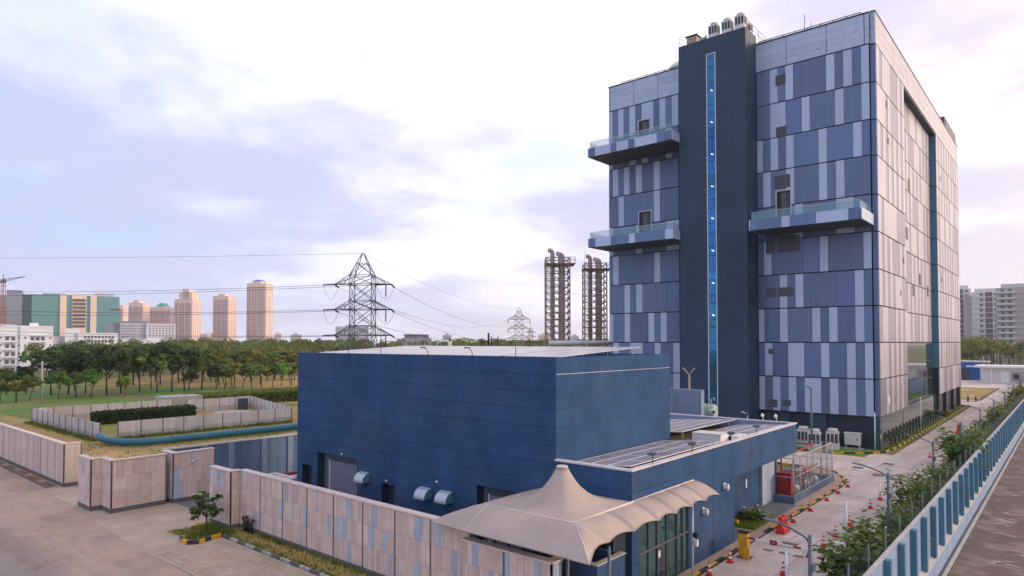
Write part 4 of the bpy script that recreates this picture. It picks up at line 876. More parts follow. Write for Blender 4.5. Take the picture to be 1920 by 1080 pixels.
# ---------------------------------------------------------------- boom barrier
t = thing('boom_barrier', 'yellow boom barrier post with a striped arm across the road', 'boom barrier', (-13.04, 33.7, 0))
piece('cabinet', X['yellow'], t, -13.3, 33.5, .05, -12.85, 33.85, 1.25); piece('cap', X['black'], t, -13.32, 33.48, 1.25, -12.83, 33.87, 1.31); piece('base', X['plinth'], t, -13.4, 33.4, 0, -12.7, 33.95, .05)
for k in (0, .2): piece('guard_post', X['yellow'], t, -12.98 + k, 33.28, .0, -12.88 + k, 33.36, .62)
for k in range(12):
    xa = -12.85 + k*.37; piece('arm_band', X['white'] if k % 3 else X['red'], t, xa, 33.62, 1.0 - k*.004, xa + .37, 33.68, 1.09 - k*.004)
piece('arm_sign', X['red'], t, -11.75, 33.59, .93, -11.4, 33.61, 1.16); piece('sign_print', X['white'], t, -11.67, 33.585, 1.035, -11.48, 33.589, 1.055); piece('arm_sign', mat('sign_green', (.01,.16,.07), .5), t, -9.25, 33.59, .9, -8.95, 33.61, 1.1)
t = thing('cream_board', 'cream board lying across the road bottom edge', 'board', (-11.0,26.6,0)); piece('board', X['offwhite'], t, -11.6, 26.3, 1.0, -10.4, 27.0, 1.06); piece('stand', X['steel'], t, -11.1, 26.5, 0, -10.9, 26.7, 1.0)
# ---------------------------------------------------------------- recess by the garage: decks, planter, box bench
tag(MB().box(-16.2, 35.5, 0, -13.65, 38.15, .10).build('entrance_deck', X['plinth']), kind='structure')
dk = tag(MB().box(-16.2, 41.35, 0, -13.65, 46.1, .10).build('ramp_deck', X['plinth']), kind='structure')
for i in range(18): piece('deck_board', X['yard'], dk, -16.15, 41.4 + i*.26, .10, -13.66, 41.62 + i*.26, .14)
ed = bpy.data.objects['entrance_deck']
for i in range(10): piece('deck_board', X['yard'], ed, -16.15, 35.55 + i*.26, .10, -13.66, 35.77 + i*.26, .14)
piece('deck_edge', X['capstone'], ed, -15.3, 38.0, .14, -14.3, 38.1, .17)
tag(MB().box(-16.1, 38.2, 0, -14.3, 41.3, .14).build('planter_soil', X['lawn']), kind='structure')
t = thing('planter_bench', 'dark slatted box bench beside the garage planting', 'bench', (-15.2,41.5,0)); piece('body', X['plinth'], t, -16.0, 40.8, 0, -14.5, 42.1, .45); piece('top', X['yard'], t, -16.05, 40.75, .45, -14.45, 42.15, .5)
t = thing('ground_spotlight', 'small orange spotlight in the garage planting', 'spotlight', (-15.6,38.9,.14)); piece('body', X['yellow'], t, -15.7, 38.8, .2, -15.45, 39.05, .4); piece('spike', X['black'], t, -15.6, 38.9, .12, -15.55, 38.95, .2)
# ---------------------------------------------------------------- mesh enclosure with the red pump cabinet
en = thing('mesh_enclosure', 'steel mesh enclosure on a dark plinth beyond the annex', 'enclosure', (-16, 51, 0))
MB().box(-14.85, 46.5, 0, -14.58, 56.2, .5).box(-18.5, 55.95, 0, -14.85, 56.2, .5).box(-16.3, 46.5, 0, -14.85, 46.75, .5).build('plinth', X['inner_blue'], en)
for i, y in enumerate((46.6,48.2,49.8,51.4,53,54.6,56.08)): MB().tube([(-14.7,y,.5),(-14.7,y,3.1)], .04, 6).build('post', X['steel'], en)
for x in (-16.2,-15.5,-17.6): MB().tube([(x,56.08,.5),(x,56.08,3.1)], .04, 6).build('post', X['steel'], en)
MB().tube([(-16.2,46.6,.5),(-16.2,46.6,3.1)], .04, 6).build('post', X['steel'], en)
for z in (.55, 1.8, 3.1): MB().tube([(-16.2,46.6,z),(-14.7,46.6,z),(-14.7,56.08,z),(-18.4,56.08,z)], .03, 6).build('rail', X['steel'], en)
b = MB()
for i in range(64): y = 46.7 + i*.147; b.tube([(-14.7,y,.55),(-14.7,y,3.08)], .006, 3)
for i in range(24): x = -18.3 + i*.15; b.tube([(x,56.08,.55),(x,56.08,3.08)], .006, 3)
for i in range(17): z = .65 + i*.147; b.tube([(-14.7,46.6,z),(-14.7,56.08,z)], .006, 3)
tag(b.build('wire_mesh', X['steel'], en), kind='stuff')
rg = thing('pump_cabinet', 'red louvred pump cabinet inside the mesh enclosure', 'cabinet', (-15.4,47.3,0)); piece('body', X['red'], rg, -15.85, 46.95, .3, -14.95, 47.8, 2.0)
for k in range(4): piece('door_panel', X['red'], rg, -15.8, 46.92, .36 + k*.41, -15.0, 46.95, .36 + k*.41 + .38)
piece('label_plate', X['offwhite'], rg, -15.35, 46.912, 1.72, -15.1, 46.919, 1.78); piece('skid', X['plinth'], rg, -15.9, 46.9, 0, -14.9, 47.85, .3)
rp = thing('fire_pipework', 'red fire pump pipework inside the mesh enclosure', 'pipework', (-15.7,51,0))
for pts in ([(-15.9,47.9,.3),(-15.9,47.9,2.9),(-15.9,55.5,2.9)], [(-15.2,48.5,1.7),(-15.2,54,1.7)], [(-15.2,50.5,.2),(-15.2,50.5,1.7)], [(-15.9,55.5,2.9),(-17.5,55.5,2.9)]): MB().tube(pts, .06, 8).build('pipe', X['red'], rp)
MB().tube([(-15.5,51.5,1.5),(-15.0,51.5,1.5)], .25, 14).build('valve_wheel', X['red'], rp)
for i, y in enumerate((49.4, 51.6, 53.8)):
    p = thing('pump', 'grey pump set on the enclosure floor, %s from the red cabinet' % ORDN[i], 'pump', (-15.4,y,0)); piece('skid', X['ledge'], p, -15.8, y-.5, 0, -14.95, y+.5, .3); MB().tube([(-15.4,y-.4,.55),(-15.4,y+.3,.55)], .22, 12).build('motor', X['offwhite'], p)
# ---------------------------------------------------------------- bollards by the tower verge
for i in range(17):
    y = 79.3 + i*2.1; t = thing('bollard', 'dark short post along the tower verge, %s from the camera' % nth(i), 'bollard', (-14.95, y, .05), 'posts along the tower verge')
    MB().box(-15.05, y-.09, .05, -14.87, y+.09, 1.0).build('post', X['darkgrey'], t); MB().box(-15.08, y-.12, .72, -14.84, y+.12, .84).build('collar', X['base_slate'], t)
# ---------------------------------------------------------------- far right: bikes, sheds, sign box
def scooter(x, y, label):
    t = thing('motorcycle', label, 'motorcycle', (x, y, 0))
    for dy in (-.6, .6): 
        MB().tube([(x-.06,y+dy,.3),(x+.06,y+dy,.3)], .3, 14).build('wheel', X['black'], t)
    MB().hexa([(x-.14,y-.55,.35),(x+.14,y-.55,.35),(x+.14,y+.4,.35),(x-.14,y+.4,.35)], [(x-.1,y-.5,.85),(x+.1,y-.5,.85),(x+.1,y+.3,.75),(x-.1,y+.3,.75)]).build('body', X['darkgrey'], t); piece('seat', X['black'], t, x-.13, y-.6, .85, x+.13, y+.1, .95); MB().tube([(x-.35,y+.42,1.1),(x+.35,y+.42,1.1)], .025, 5).build('handlebar', X['steel'], t); MB().tube([(x,y+.6,.3),(x,y+.42,1.1)], .04, 5).build('fork', X['steel'], t)
scooter(-15.3,148.5,'parked motorcycle at the tower end, left one'); scooter(-14.2,149.5,'parked motorcycle at the tower end, right one')
t = thing('shed', 'long white single-storey shed with a flat pale roof', 'building', (-8,222,0)); MB().box(-19.5,219,0,6,228,4.2).build('wall', X['offwhite'], t); MB().box(-21,217.5,4.2,7,229,4.7).build('roof', X['white'], t)
for x in (-17.5,-12.5,-8,-3.5,1): piece('pilaster', X['white'], t, x, 218.8, 0, x+.4, 219, 4.2)
D = piece('door', X['white'], t, -15.2, 218.9, 0, -13.4, 219, 3.2); piece('window', X['darkgrey'], t, -11.5, 218.9, 1.2, -9.5, 219, 3.0)
t = thing('shed', 'bright blue sheet metal shed beside the white one', 'building', (-30,232,0)); MB().box(-44,232,0,-21,240,5.2).build('wall', mat('blue_sheet', (.02,.12,.42), .6, .12, .4, streak=.1), t); MB().box(-45,231.4,5.2,-19,241,5.5).build('roof', X['steel'], t); piece('door', X['darkgrey'], t, -27.5, 231.9, 0, -23.5, 232, 3.4); piece('awning', X['white'], t, -24, 229.5, 3.9, -20.5, 232, 4.2)
t = thing('water_tank', 'white tank on the blue shed roof', 'tank', (-35,236,5.5)); MB().lathe([(1.6,0),(1.6,1.9),(1.2,2.3),(.4,2.5)], (-35,236,5.5), 14).build('drum', X['white'], t)
t = thing('control_box', 'grey control box on a post beside the far road', 'control box', (-8.2,159,0)); MB().tube([(-8.2,159,0),(-8.2,159,4)], .12, 8).build('post', X['lampgrey'], t); MB().box(-9.5,158.6,3.3,-7.0,159.4,5.4).build('box', X['steel'], t); MB().box(-9.1,158.55,3.9,-8.2,158.6,4.9).build('door', X['darkgrey'], t)
# ================================================================ HOARDING, PIPE
def hoarding(name, label, a, c, h=1.95, pw_=2.35):
    a = Vector((*a,0)); c = Vector((*c,0)); d = c - a; n = max(1, round(d.length / pw_)); s = d.length / n; ang = math.atan2(d.y, d.x)
    t = thing(name, label, 'fence', a)
    for i in range(n):
        p = a + d*(i/n); inst('sheet', unit(X['hoard']), t, (p.x,p.y,.72), (s - .06, .05, h - .72), (0,0,ang)); inst('lower_sheet', unit(X['hoard_low']), t, (p.x,p.y,.0), (s - .06, .07, .70), (0,0,ang))
    nrm = Vector((d.y, -d.x, 0)).normalized()
    for i in range(n + 1):
        p = a + d*(i/n) + nrm*.05 - d.normalized()*.06; inst('post', unit(X['hpost']), t, (p.x,p.y,0), (.09, .12, h + .03), (0,0,ang))
    return t
hoarding('hoarding', 'grey sheet hoarding side nearest the blue pipe', (-82.9,28.4), (-82.9,50.2)); hoarding('hoarding', 'grey sheet hoarding side facing the street', (-109,26.6), (-83,26.6)); hoarding('hoarding', 'grey sheet hoarding at the back of the plot', (-108.8,26.8), (-108.8,45)); hoarding('hoarding', 'grey sheet hoarding of the smaller rear plot', (-106,46), (-106,56.5)); hoarding('hoarding', 'grey sheet hoarding at the far right of the plot', (-106,56.5), (-83.2,50.4))
tag(MB().box(-113,44,0,-109.3,50,2.3).build('concrete_block', X['ledge'], None, (-111,47,0)), 'plain concrete block behind the hoarding', 'block')
tag(MB().box(-103.5,53,.0,-102.6,54.3,1.9).build('switch_cabinet', X['darkgrey'], None, (-103,53.6,0)), 'dark switch panel inside the rear plot', 'panel')
t = thing('site_basin', 'round concrete basin inside the hoarding', 'basin', (-97,49,0)); MB().lathe([(2.8,0),(2.8,.5),(2.5,.5),(2.4,.3)], (-97,49,0), 24).build('rim', X['ledge'], t)
pp = thing('water_pipe', 'long blue water pipe bending round the hoarding corner', 'pipe', (-76, 35, 0))
MB().tube([(-81.6,26.1,.75),(-80.4,25.9,.6),(-78.6,26.1,.5),(-76.6,26.8,.45),(-75.3,28.2,.45),(-74.9,30.5,.45),(-74.7,38,.45),(-74.4,48,.45),(-74.2,62,.45)], .38, 16).build('pipe', X['pipe_blue'], pp)
for y in (31,37,43,49,55): MB().tube([(-74.85 + (y-31)*.02,y,.45),(-74.85+(y-31)*.02,y+.25,.45)], .41, 16).build('collar', X['pipe_blue'], pp)
rr = random.Random(21)
# ================================================================ FOLIAGE
def leaf_quad(b, c, n, s, rr, m=0, el=1.5):
    n = n.normalized(); u = n.cross(Vector((rr.uniform(-1,1), rr.uniform(-1,1), rr.uniform(-1,1)))).normalized(); v = n.cross(u)
    a = u * s * .5; d = v * s * .5 * el
    b.face([c - d, c + a*.9, c + d, c - a*.9], m)
def crown_mesh(seed, rx, rz, cz, clumps, per, leaf, mats, squash=1, lump=.42, flowers=0):
    rr = random.Random(seed); b = MB()
    for i in range(clumps):
        th = rr.uniform(0, 2*math.pi); ph = math.acos(rr.uniform(-.75, 1)); q = rr.uniform(.45, 1.0)
        k = 1 + .18 * math.sin(3*th + seed) * math.sin(2*ph)
        c = Vector((rx*q*k*math.sin(ph)*math.cos(th), rx*q*k*math.sin(ph)*math.sin(th), cz + rz*q*math.cos(ph)))
        cr = rx * lump * rr.uniform(.55, 1.1)
        for j in range(per):
            d = Vector((rr.gauss(0,1), rr.gauss(0,1), rr.gauss(0,1))).normalized(); p = c + Vector((d.x*cr, d.y*cr, d.z*cr*.72)) * rr.uniform(.45, 1) 
            n = (d + Vector((0,0,.7)) + Vector((rr.uniform(-.7,.7), rr.uniform(-.7,.7), rr.uniform(-.5,.5))))
            leaf_quad(b, p, n, leaf * rr.uniform(.6, 1.3), rr)
    return b.mesh('crown', mats)
def trunk_mesh(seed, h, r, spread, nb=5, multi=1):
    rr = random.Random(seed); b = MB()
    for m in range(multi):
        ox = rr.uniform(-.35,.35)*(multi > 1); oy = rr.uniform(-.35,.35)*(multi > 1); le = rr.uniform(-.5,.5)
        top = Vector((ox + le, oy + rr.uniform(-.4,.4), h))
        b.tube([(ox,oy,-.05),(ox + le*.3,oy,h*.4),tuple(top)], [r, r*.75, r*.5], 7)
        for k in range(nb):
            th = 2*math.pi*(k + rr.random())/nb; z0 = h * rr.uniform(.6, 1)
            p = Vector((ox,oy,0)).lerp(top, z0/h); e = Vector((spread*math.cos(th)*rr.uniform(.5,.9), spread*math.sin(th)*rr.uniform(.5,.9), z0 + spread*rr.uniform(.5,1.0)))
            b.tube([tuple(p), tuple((p+e)*.5 + Vector((0,0,.15))), tuple(e)], [r*.45, r*.3, r*.12], 5)
    return b.mesh('trunk', X['bark'])
def tree(name, label, loc, tm, cmesh, sc=1.0, group=None, rz=None):
    t = thing(name, label, 'tree', loc, group); t.scale = (sc if not isinstance(sc, tuple) else sc[0], sc if not isinstance(sc, tuple) else sc[0], sc if not isinstance(sc, tuple) else sc[1]); t.rotation_euler = (0,0,random.uniform(0,6.28) if rz is None else rz)
    for nm, me in (('trunk', tm), ('crown', cmesh)):
        o = bpy.data.objects.new(nm, me); COL.objects.link(o); o.parent = t
    return t
# unit trees about 10 m tall (big) and 5.5 m tall (small)
BT = [trunk_mesh(i, 5.2, .20, 2.6, 6) for i in range(3)]
BC = {k: [crown_mesh(10*j + i, (3.9,3.2,4.3)[i], (2.7,3.6,2.3)[i], (7.3,6.9,7.6)[i], (40,34,44)[i], 80, .5, X[k], lump=(.40,.36,.34)[i]) for i in range(3)] for j, k in enumerate(('leaf_dark','leaf_mid','leaf_yellow'))}
ST_ = [trunk_mesh(20 + i, 2.6, .12, 1.2, 4, 1 + i % 2) for i in range(3)]
SC_ = {k: [crown_mesh(60 + 7*j + i, 2.0, 1.5, 3.9, 26, 70, .36, X[k], lump=.45) for i in range(2)] for j, k in enumerate(('leaf_dark','leaf_bright','leaf_yellow','leaf_mid'))}
front = [(2,754,718,'leaf_dark'),(31,754,716,'leaf_yellow'),(56,751,706,'leaf_mid'),(110,748,698,'leaf_bright'),(141,745,699,'leaf_mid'),(170,745,694,'leaf_bright'),(234,741,707,'leaf_bright'),(355,731,697,'leaf_mid'),(405,731,684,'leaf_dark'),(421,730,683,'leaf_mid'),(438,729,680,'leaf_yellow'),(455,728,682,'leaf_dark'),(472,728,684,'leaf_mid'),(489,727,683,'leaf_mid'),(511,726,682,'leaf_dark'),(528,724,683,'leaf_bright'),(545,722,680,'leaf_yellow')]
cname = {'leaf_dark':'dark green','leaf_bright':'bright green','leaf_yellow':'yellowish green','leaf_mid':'olive green'}
for i, (px, yb, yt, k) in enumerate(front):
    p = gd(px, yb); d = (p.x*FWH.x + p.y*FWH.y); h = (yb - yt) / FPX * d
    tree('young_tree', 'young %s tree before the wood, %s from the left' % (cname[k], ORDN[i]), p, ST_[i % 3], SC_[k][i % 2], (h/5.4*1.05, h/5.4), 'young trees before the wood')
big = [(12,740,690,'leaf_mid'),(48,738,684,'leaf_dark'),(96,741,650,'leaf_dark'),(128,739,640,'leaf_dark'),(160,738,668,'leaf_dark'),(200,741,645,'leaf_dark'),(226,738,644,'leaf_dark'),(262,734,646,'leaf_dark'),(295,736,652,'leaf_mid'),(322,735,640,'leaf_dark'),(346,732,646,'leaf_mid'),(378,731,648,'leaf_mid'),(300,722,644,'leaf_dark'),(250,722,643,'leaf_dark'),(176,722,646,'leaf_dark'),(410,722,656,'leaf_yellow'),(440,716,664,'leaf_mid'),(470,716,652,'leaf_yellow'),(500,714,660,'leaf_mid'),(530,712,650,'leaf_yellow'),(552,712,664,'leaf_mid'),(283,728,662,'leaf_yellow'),(236,728,668,'leaf_mid'),(112,730,672,'leaf_mid'),(424,724,672,'leaf_yellow'),(488,720,676,'leaf_dark'),(360,716,648,'leaf_mid'),(395,712,650,'leaf_dark'),(335,718,644,'leaf_dark')]
for i, (px, yb, yt, k) in enumerate(sorted(big)):
    p = gd(px, yb); d = (p.x*FWH.x + p.y*FWH.y); h = (yb - yt) / FPX * d
    tree('wood_tree', 'tall %s tree at the edge of the wood, %s from the left' % (cname[k], nth(i)), p, BT[i % 3], BC[k][(i*7 + i//3) % 3], (h/10.3*1.05, h/10.3), 'tall trees at the edge of the wood')
# the wood behind reads as one mass
b = MB(); rr = random.Random(33)
def mass_crown(b, c, rx, rz, n, leaf, rr):
    lob = [(Vector((rr.uniform(-.55,.55)*rx, rr.uniform(-.55,.55)*rx, rr.uniform(-.3,.5)*rz)), rr.uniform(.4,.62)) for _ in range(6)]
    for j in range(n):
        o, q = lob[j % 6]; d = Vector((rr.gauss(0,1), rr.gauss(0,1), abs(rr.gauss(0,1)) - .3)).normalized()
        p = c + o + Vector((d.x*rx*q, d.y*rx*q, d.z*rz*q)); leaf_quad(b, p, d + Vector((rr.uniform(-.6,.6),rr.uniform(-.6,.6),.6)), leaf*rr.uniform(.6,1.3), rr, 0, 1.2)
def wood_area(b, px0, px1, d0, d1, n, h0, h1, dens, leaf, rr):
    for i in range(n):
        d = d0 * (d1/d0) ** rr.random(); px = rr.uniform(px0, px1); p = at(px, YHOR, d); h = rr.uniform(h0, h1); rx = h * rr.uniform(.34,.46)
        b.tube([(p.x,p.y,0),(p.x,p.y,h*.6)], h*.018, 4)
        mass_crown(b, Vector((p.x,p.y,h - rx*.75)), rx, rx*.8, dens, leaf * max(1, d/260), rr)
wood_area(b, 60, 600, 185, 330, 150, 7.0, 12.5, 260, .7, rr)
wood_area(b, 300, 1080, 300, 700, 190, 8, 14, 150, .9, rr)
wood_area(b, -150, 1150, 700, 1600, 170, 9, 15, 70, 1.2, rr)
tag(b.build('wood', X['leaf_wood']), 'mixed green wood filling the plain to the horizon', 'trees', kind='stuff')
b = MB()
wood_area(b, 1795, 2050, 255, 420, 85, 8, 14, 260, .8, rr)
tag(b.build('wood', X['leaf_wood']), 'dense green trees behind the far sheds on the right', 'trees', kind='stuff')
# palms rising from the wood
pb = MB(); rr = random.Random(8)
pt = MB().tube([(0,0,0),(.25,0,4),(.15,0,9)], [.22,.17,.14], 6).mesh('trunk', X['bark'])
for k in range(16):
    th = 2*math.pi*k/16 + rr.uniform(-.2,.2); ln = rr.uniform(2.4,3.2); lift = rr.uniform(-.3,.9); prev = Vector((.15,0,9))
    for q in range(1, 7):
        u = q/6; p = Vector((.15 + ln*u*math.cos(th), ln*u*math.sin(th), 9 + lift*ln*u*.8 - 1.9*u*u)); side = Vector((-math.sin(th), math.cos(th), 0)) * (.42*(1 - u*.75))
        pb.face([prev, p, p + side + Vector((0,0,-.22))]); pb.face([prev, p - side + Vector((0,0,-.22)), p]); prev = p
pc = pb.mesh('crown', X['leaf_mid'])
for i, (px, yt, d) in enumerate(((745,632,250),(795,630,260),(833,633,270),(862,626,255),(880,628,290),(905,634,250),(930,630,300),(958,632,280),(770,638,235),(1840,640,300),(1862,652,290),(1890,648,300),(1912,655,280),(1825,655,270),(620,634,300),(655,636,280))):
    p = at(px, yt, d); tree('palm_tree', 'feathery palm crown above the %s, %s from the left' % ('blue block roofline' if px < 1200 else 'far sheds', ORDN[sorted(q for q in (745,795,833,862,880,905,930,958,770,620,655)).index(px)] if px < 1200 else ORDN[sorted((1840,1862,1890,1912,1825)).index(px)]), (p.x,p.y,0), pt, pc, (p.z/10.5 * 1.1, p.z/10.5), 'palms in the wood')
# hedges
def hedge(name, label, x0, y0, x1, y1, h, n, leaf, m):
    rr = random.Random(n); t = thing(name, label, 'hedge', ((x0+x1)/2, (y0+y1)/2, 0)); b = MB()
    for i in range(n):
        f = rr.random(); x = rr.uniform(x0,x1); y = rr.uniform(y0,y1); z = h * (1 - rr.random()**2 * .95) * rr.uniform(.85,1.06)
        k = rr.random()
        if k < .35: z = h*rr.uniform(.86,1.08)
        elif k < .7: y = (y0 if rr.random() < .7 else y1) + rr.uniform(-.2,.2); z = h*rr.uniform(.05,1)
        else: x = (x1 if rr.random() < .8 else x0) + rr.uniform(-.2,.2); z = h*rr.uniform(.05,1)
        leaf_quad(b, Vector((x,y,z)), Vector((rr.uniform(-.6,1), rr.uniform(-1,.4), rr.uniform(.1,1))), leaf*rr.uniform(.6,1.3), rr)
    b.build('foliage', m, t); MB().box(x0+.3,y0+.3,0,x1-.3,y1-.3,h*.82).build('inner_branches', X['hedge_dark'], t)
hedge('hedge', 'dark hedge growing inside the hoarding', -101.2, 31.5, -99.2, 44.2, 1.5, 5000, .36, X['hedge_dark'])
hedge('hedge', 'long clipped yellow green hedge before the wood', -119, 51, -112, 75, 1.9, 7000, .4, X['hedge'])
# frangipani on the island
def frangipani(seed, h, r, nleaf, flowers, lm):
    rr = random.Random(seed); tb = MB(); cb_ = MB(); tips = []
    tb.tube([(0,0,0),(.03,.02,h*.22),(.0,.05,h*.42)], [.07,.06,.05], 8)
    for k in range(7):
        th = 2*math.pi*k/7 + rr.uniform(-.3,.3); m1 = Vector((r*.4*math.cos(th), r*.4*math.sin(th), h*rr.uniform(.5,.62)))
        tb.tube([(0,.05,h*.40), tuple(m1)], [.045,.032], 6)
        for q in range(4):
            t2 = th + rr.uniform(-.8,.8); e = Vector((r*rr.uniform(.5,1)*math.cos(t2), r*rr.uniform(.5,1)*math.sin(t2), h*rr.uniform(.42,.97))); tb.tube([tuple(m1), tuple(e)], [.03,.02], 5); tips.append(e)
    for e in tips:
        for q in range(nleaf):
            th = rr.uniform(0,6.28); el = rr.uniform(-.5,.8); d = Vector((math.cos(th)*math.cos(el), math.sin(th)*math.cos(el), math.sin(el))); ln = rr.uniform(.22,.4); w = d.cross(Vector((0,0,1))).normalized()*ln*.2; mid = e + d*ln*.55 + Vector((0,0,.02)); tip = e + d*ln - Vector((0,0,.05))
            cb_.face([e + d*.03, mid + w, tip, mid - w], 0)
        if rr.random() < flowers:
            for q in range(6):
                c = e + Vector((rr.uniform(-.1,.1), rr.uniform(-.1,.1), .1 + rr.uniform(0,.12))); leaf_quad(cb_, c, Vector((rr.uniform(-.5,.5),rr.uniform(-.5,.5),1)), .11, rr, 1, 1)
    return tb.mesh('trunk', X['bark']), cb_.mesh('crown', [lm, X['petal']])
ft, fc = frangipani(4, 2.75, .98, 42, .6, X['leaf_frangi'])
tree('frangipani_tree', 'small white flowering tree on the striped kerb island', (-38.1,17.7,.08), ft, fc, .83, rz=.4)
t = thing('weed_clump', 'dark bare weed clump at the foot of the stone wall', 'plant', (-36.4,19.35,.06)); b = MB(); rr = random.Random(2)
for k in range(26):
    a = Vector((-36.4 + rr.uniform(-.5,.5), 19.35 + rr.uniform(-.05,.08), .06)); b.tube([tuple(a), tuple(a + Vector((rr.uniform(-.15,.15), -.03, rr.uniform(.4,1.0))))], .02, 4); leaf_quad(b, a + Vector((rr.uniform(-.2,.2), -.03, rr.uniform(.3,.9))), Vector((0,-1,.3)), .16, rr)
b.build('stems', X['black'], t)
# shrubs and small trees in the planting bed
def leafy(seed, h, r, n, lm, leaf):
    rr = random.Random(seed); tb = MB(); cb_ = MB(); tips = []
    for k in range(6):
        th = 2*math.pi*k/6 + rr.uniform(-.4,.4); e = Vector((r*.6*math.cos(th), r*.6*math.sin(th), h*rr.uniform(.55,.95))); tb.tube([(0,0,0),(e.x*.4,e.y*.4,e.z*.55),tuple(e)], [.035,.028,.015], 5); tips.append((e, Vector((e.x*.4,e.y*.4,e.z*.5))))
    for q in range(n):
        e, m1 = rr.choice(tips); c = m1.lerp(e, rr.random()**.6) + Vector((rr.gauss(0,r*.24), rr.gauss(0,r*.24), rr.gauss(0,h*.1)))
        if c.z < .1: c.z = .15
        th = rr.uniform(0,6.28); el = rr.uniform(-.6,.5); d = Vector((math.cos(th)*math.cos(el), math.sin(th)*math.cos(el), math.sin(el))); ln = leaf*rr.uniform(.7,1.3); w = d.cross(Vector((0,0,1))).normalized()*ln*.33
        cb_.face([c, c + d*ln*.35 + w, c + d*ln*.8 + w*.7, c + d*ln - Vector((0,0,.03)), c + d*ln*.8 - w*.7, c + d*ln*.35 - w], 0)
    for q in range(5):
        e, m1 = rr.choice(tips); leaf_quad(cb_, e + Vector((rr.uniform(-.3,.3), rr.uniform(-.3,.3), .12)), Vector((.3,-.3,1)), .13, rr, 1, 1)
    return tb.mesh('stems', X['bark']), cb_.mesh('leaves', [lm, X['petal']])
PL = [leafy(1, 2.6, .95, 420, X['leaf_plant'], .30), leafy(2, 1.9, 1.05, 420, X['leaf_plant'], .22), leafy(3, 1.2, .9, 380, X['leaf_frangi'], .2), leafy(4, 2.9, 1.2, 520, X['leaf_plant'], .26)]
rr = random.Random(12); y = 24.0; i = 0
while y < 150:
    k = rr.choice((0,1,2,3)) if i not in (3, 5) else 0
    t = thing('planting_bed_shrub', 'leafy shrub in the planting bed by the fence, %s from the camera' % nth(i), 'shrub', (-6.95 + rr.uniform(-.4,.3), y, .01), 'shrubs in the planting bed'); s = rr.uniform(.8,1.2) * (1 if y < 44 else 1.5); t.scale = (s,s,s); t.rotation_euler = (0,0,rr.uniform(0,6))
    for nm, me in zip(('stems','leaves'), PL[k]):
        o = bpy.data.objects.new(nm, me); COL.objects.link(o); o.parent = t
    y += rr.uniform(1.3,2.2) if y < 60 else rr.uniform(2.6,4.4); i += 1
    if i > 44: break
b = MB(); rr = random.Random(91)
for q in range(9000):
    yv = 15 + 100*rr.random()**1.5; b_ = Vector((rr.uniform(-7.9,-5.85), yv, rr.uniform(.02,.75)*rr.random()+.02)); leaf_quad(b, b_, Vector((rr.uniform(-.6,.6),rr.uniform(-.6,.6),1)), rr.uniform(.12,.3), rr)
tag(b.build('ground_cover', X['leaf_plant']), 'low green ground cover below the shrubs in the planting bed', 'plants', kind='stuff')
gp = leafy(9, .9, .7, 260, X['leaf_plant'], .16)
t = thing('planter_shrub', 'small leafy shrub in the garage planting', 'shrub', (-15.1,40.2,.14))
for nm, me in zip(('stems','leaves'), gp):
    o = bpy.data.objects.new(nm, me); COL.objects.link(o); o.parent = t
t = thing('planter_shrub', 'leafy shrub at the tower column by the far kerb', 'shrub', (-14.8,114.6,.05)); t.scale = (1.6,2.4,1.2)
for nm, me in zip(('stems','leaves'), gp):
    o = bpy.data.objects.new(nm, me); COL.objects.link(o); o.parent = t
# edging and soil pits in front of the far wall
kerb('edging', [(-82,15.45),(-59.2,15.4)], 1.3, .14, .14, 0, 'dirt', 'plinth')
for k in range(6): rect('soil_pit', -80 + k*3.6, 15.65, -77.4 + k*3.6, 16.2, .012, X['dirt'])
# loose stones, dry leaves and grit along the shoulder, and grass tufts along walls, pipe and hoarding
b = MB(); rr = random.Random(17)
for k in range(420):
    x = rr.uniform(-75,-20); y = rr.gauss(14.2, .9) if rr.random() < .7 else rr.uniform(10, 18)
    if x < -47 and y > 15.2 or y > 17.9: continue
    r = rr.choice((.012,.02,.025,.035)); b.hexa([(x-r,y-r,.005),(x+r,y-r*.7,.005),(x+r*.8,y+r,.005),(x-r*.9,y+r*.8,.005)], [(x-r*.5,y-r*.5,r*.9+.005),(x+r*.5,y-r*.4,r*.8+.005),(x+r*.4,y+r*.5,r+.005),(x-r*.4,y+r*.4,r*.7+.005)])
tag(b.build('loose_stones', X['shoulder']), 'loose stones and grit scattered along the road shoulder', 'stones', kind='stuff')
b = MB()
def tuft(x, y, z, h, n):
    for q in range(n):
        a = rr.uniform(0, 6.28); o = Vector((x + rr.gauss(0,.12), y + rr.gauss(0,.12), z)); d = Vector((math.cos(a)*.4*h, math.sin(a)*.4*h, h*rr.uniform(.6,1.1))); w = Vector((-math.sin(a), math.cos(a), 0))*.03
        b.face([o - w, o + w, o + d])
for k in range(900): tuft(rr.uniform(-37,-14), rr.choice((19.5, 18.25, rr.uniform(18.3,19.5))), .06, rr.uniform(.08,.25), 4)
for k in range(700): tuft(rr.gauss(-82.3,.4), rr.uniform(27,50), 0, rr.uniform(.2,.6), 5)
for k in range(500): tuft(rr.uniform(-109,-83), rr.gauss(26.2,.3), 0, rr.uniform(.2,.6), 5)
for k in range(700): tuft(rr.uniform(-82,-50), rr.uniform(17.5,48), 0, rr.uniform(.12,.4), 4)
for k in range(500): tuft(rr.uniform(-39.8,-36.9), rr.uniform(16.5,18.9), .09, rr.uniform(.06,.2), 4)
for k in range(500): tuft(rr.uniform(-15.1,-14.4), rr.uniform(76,138), .05, rr.uniform(.1,.3), 4)
for k in range(260): tuft(rr.uniform(-16,-14.4), rr.uniform(38.3,40.8), .14, rr.uniform(.08,.25), 4)
tag(b.build('grass_tufts', X['leaf_yellow']), 'short grass tufts along walls, pipe and hoarding', 'grass', kind='stuff')
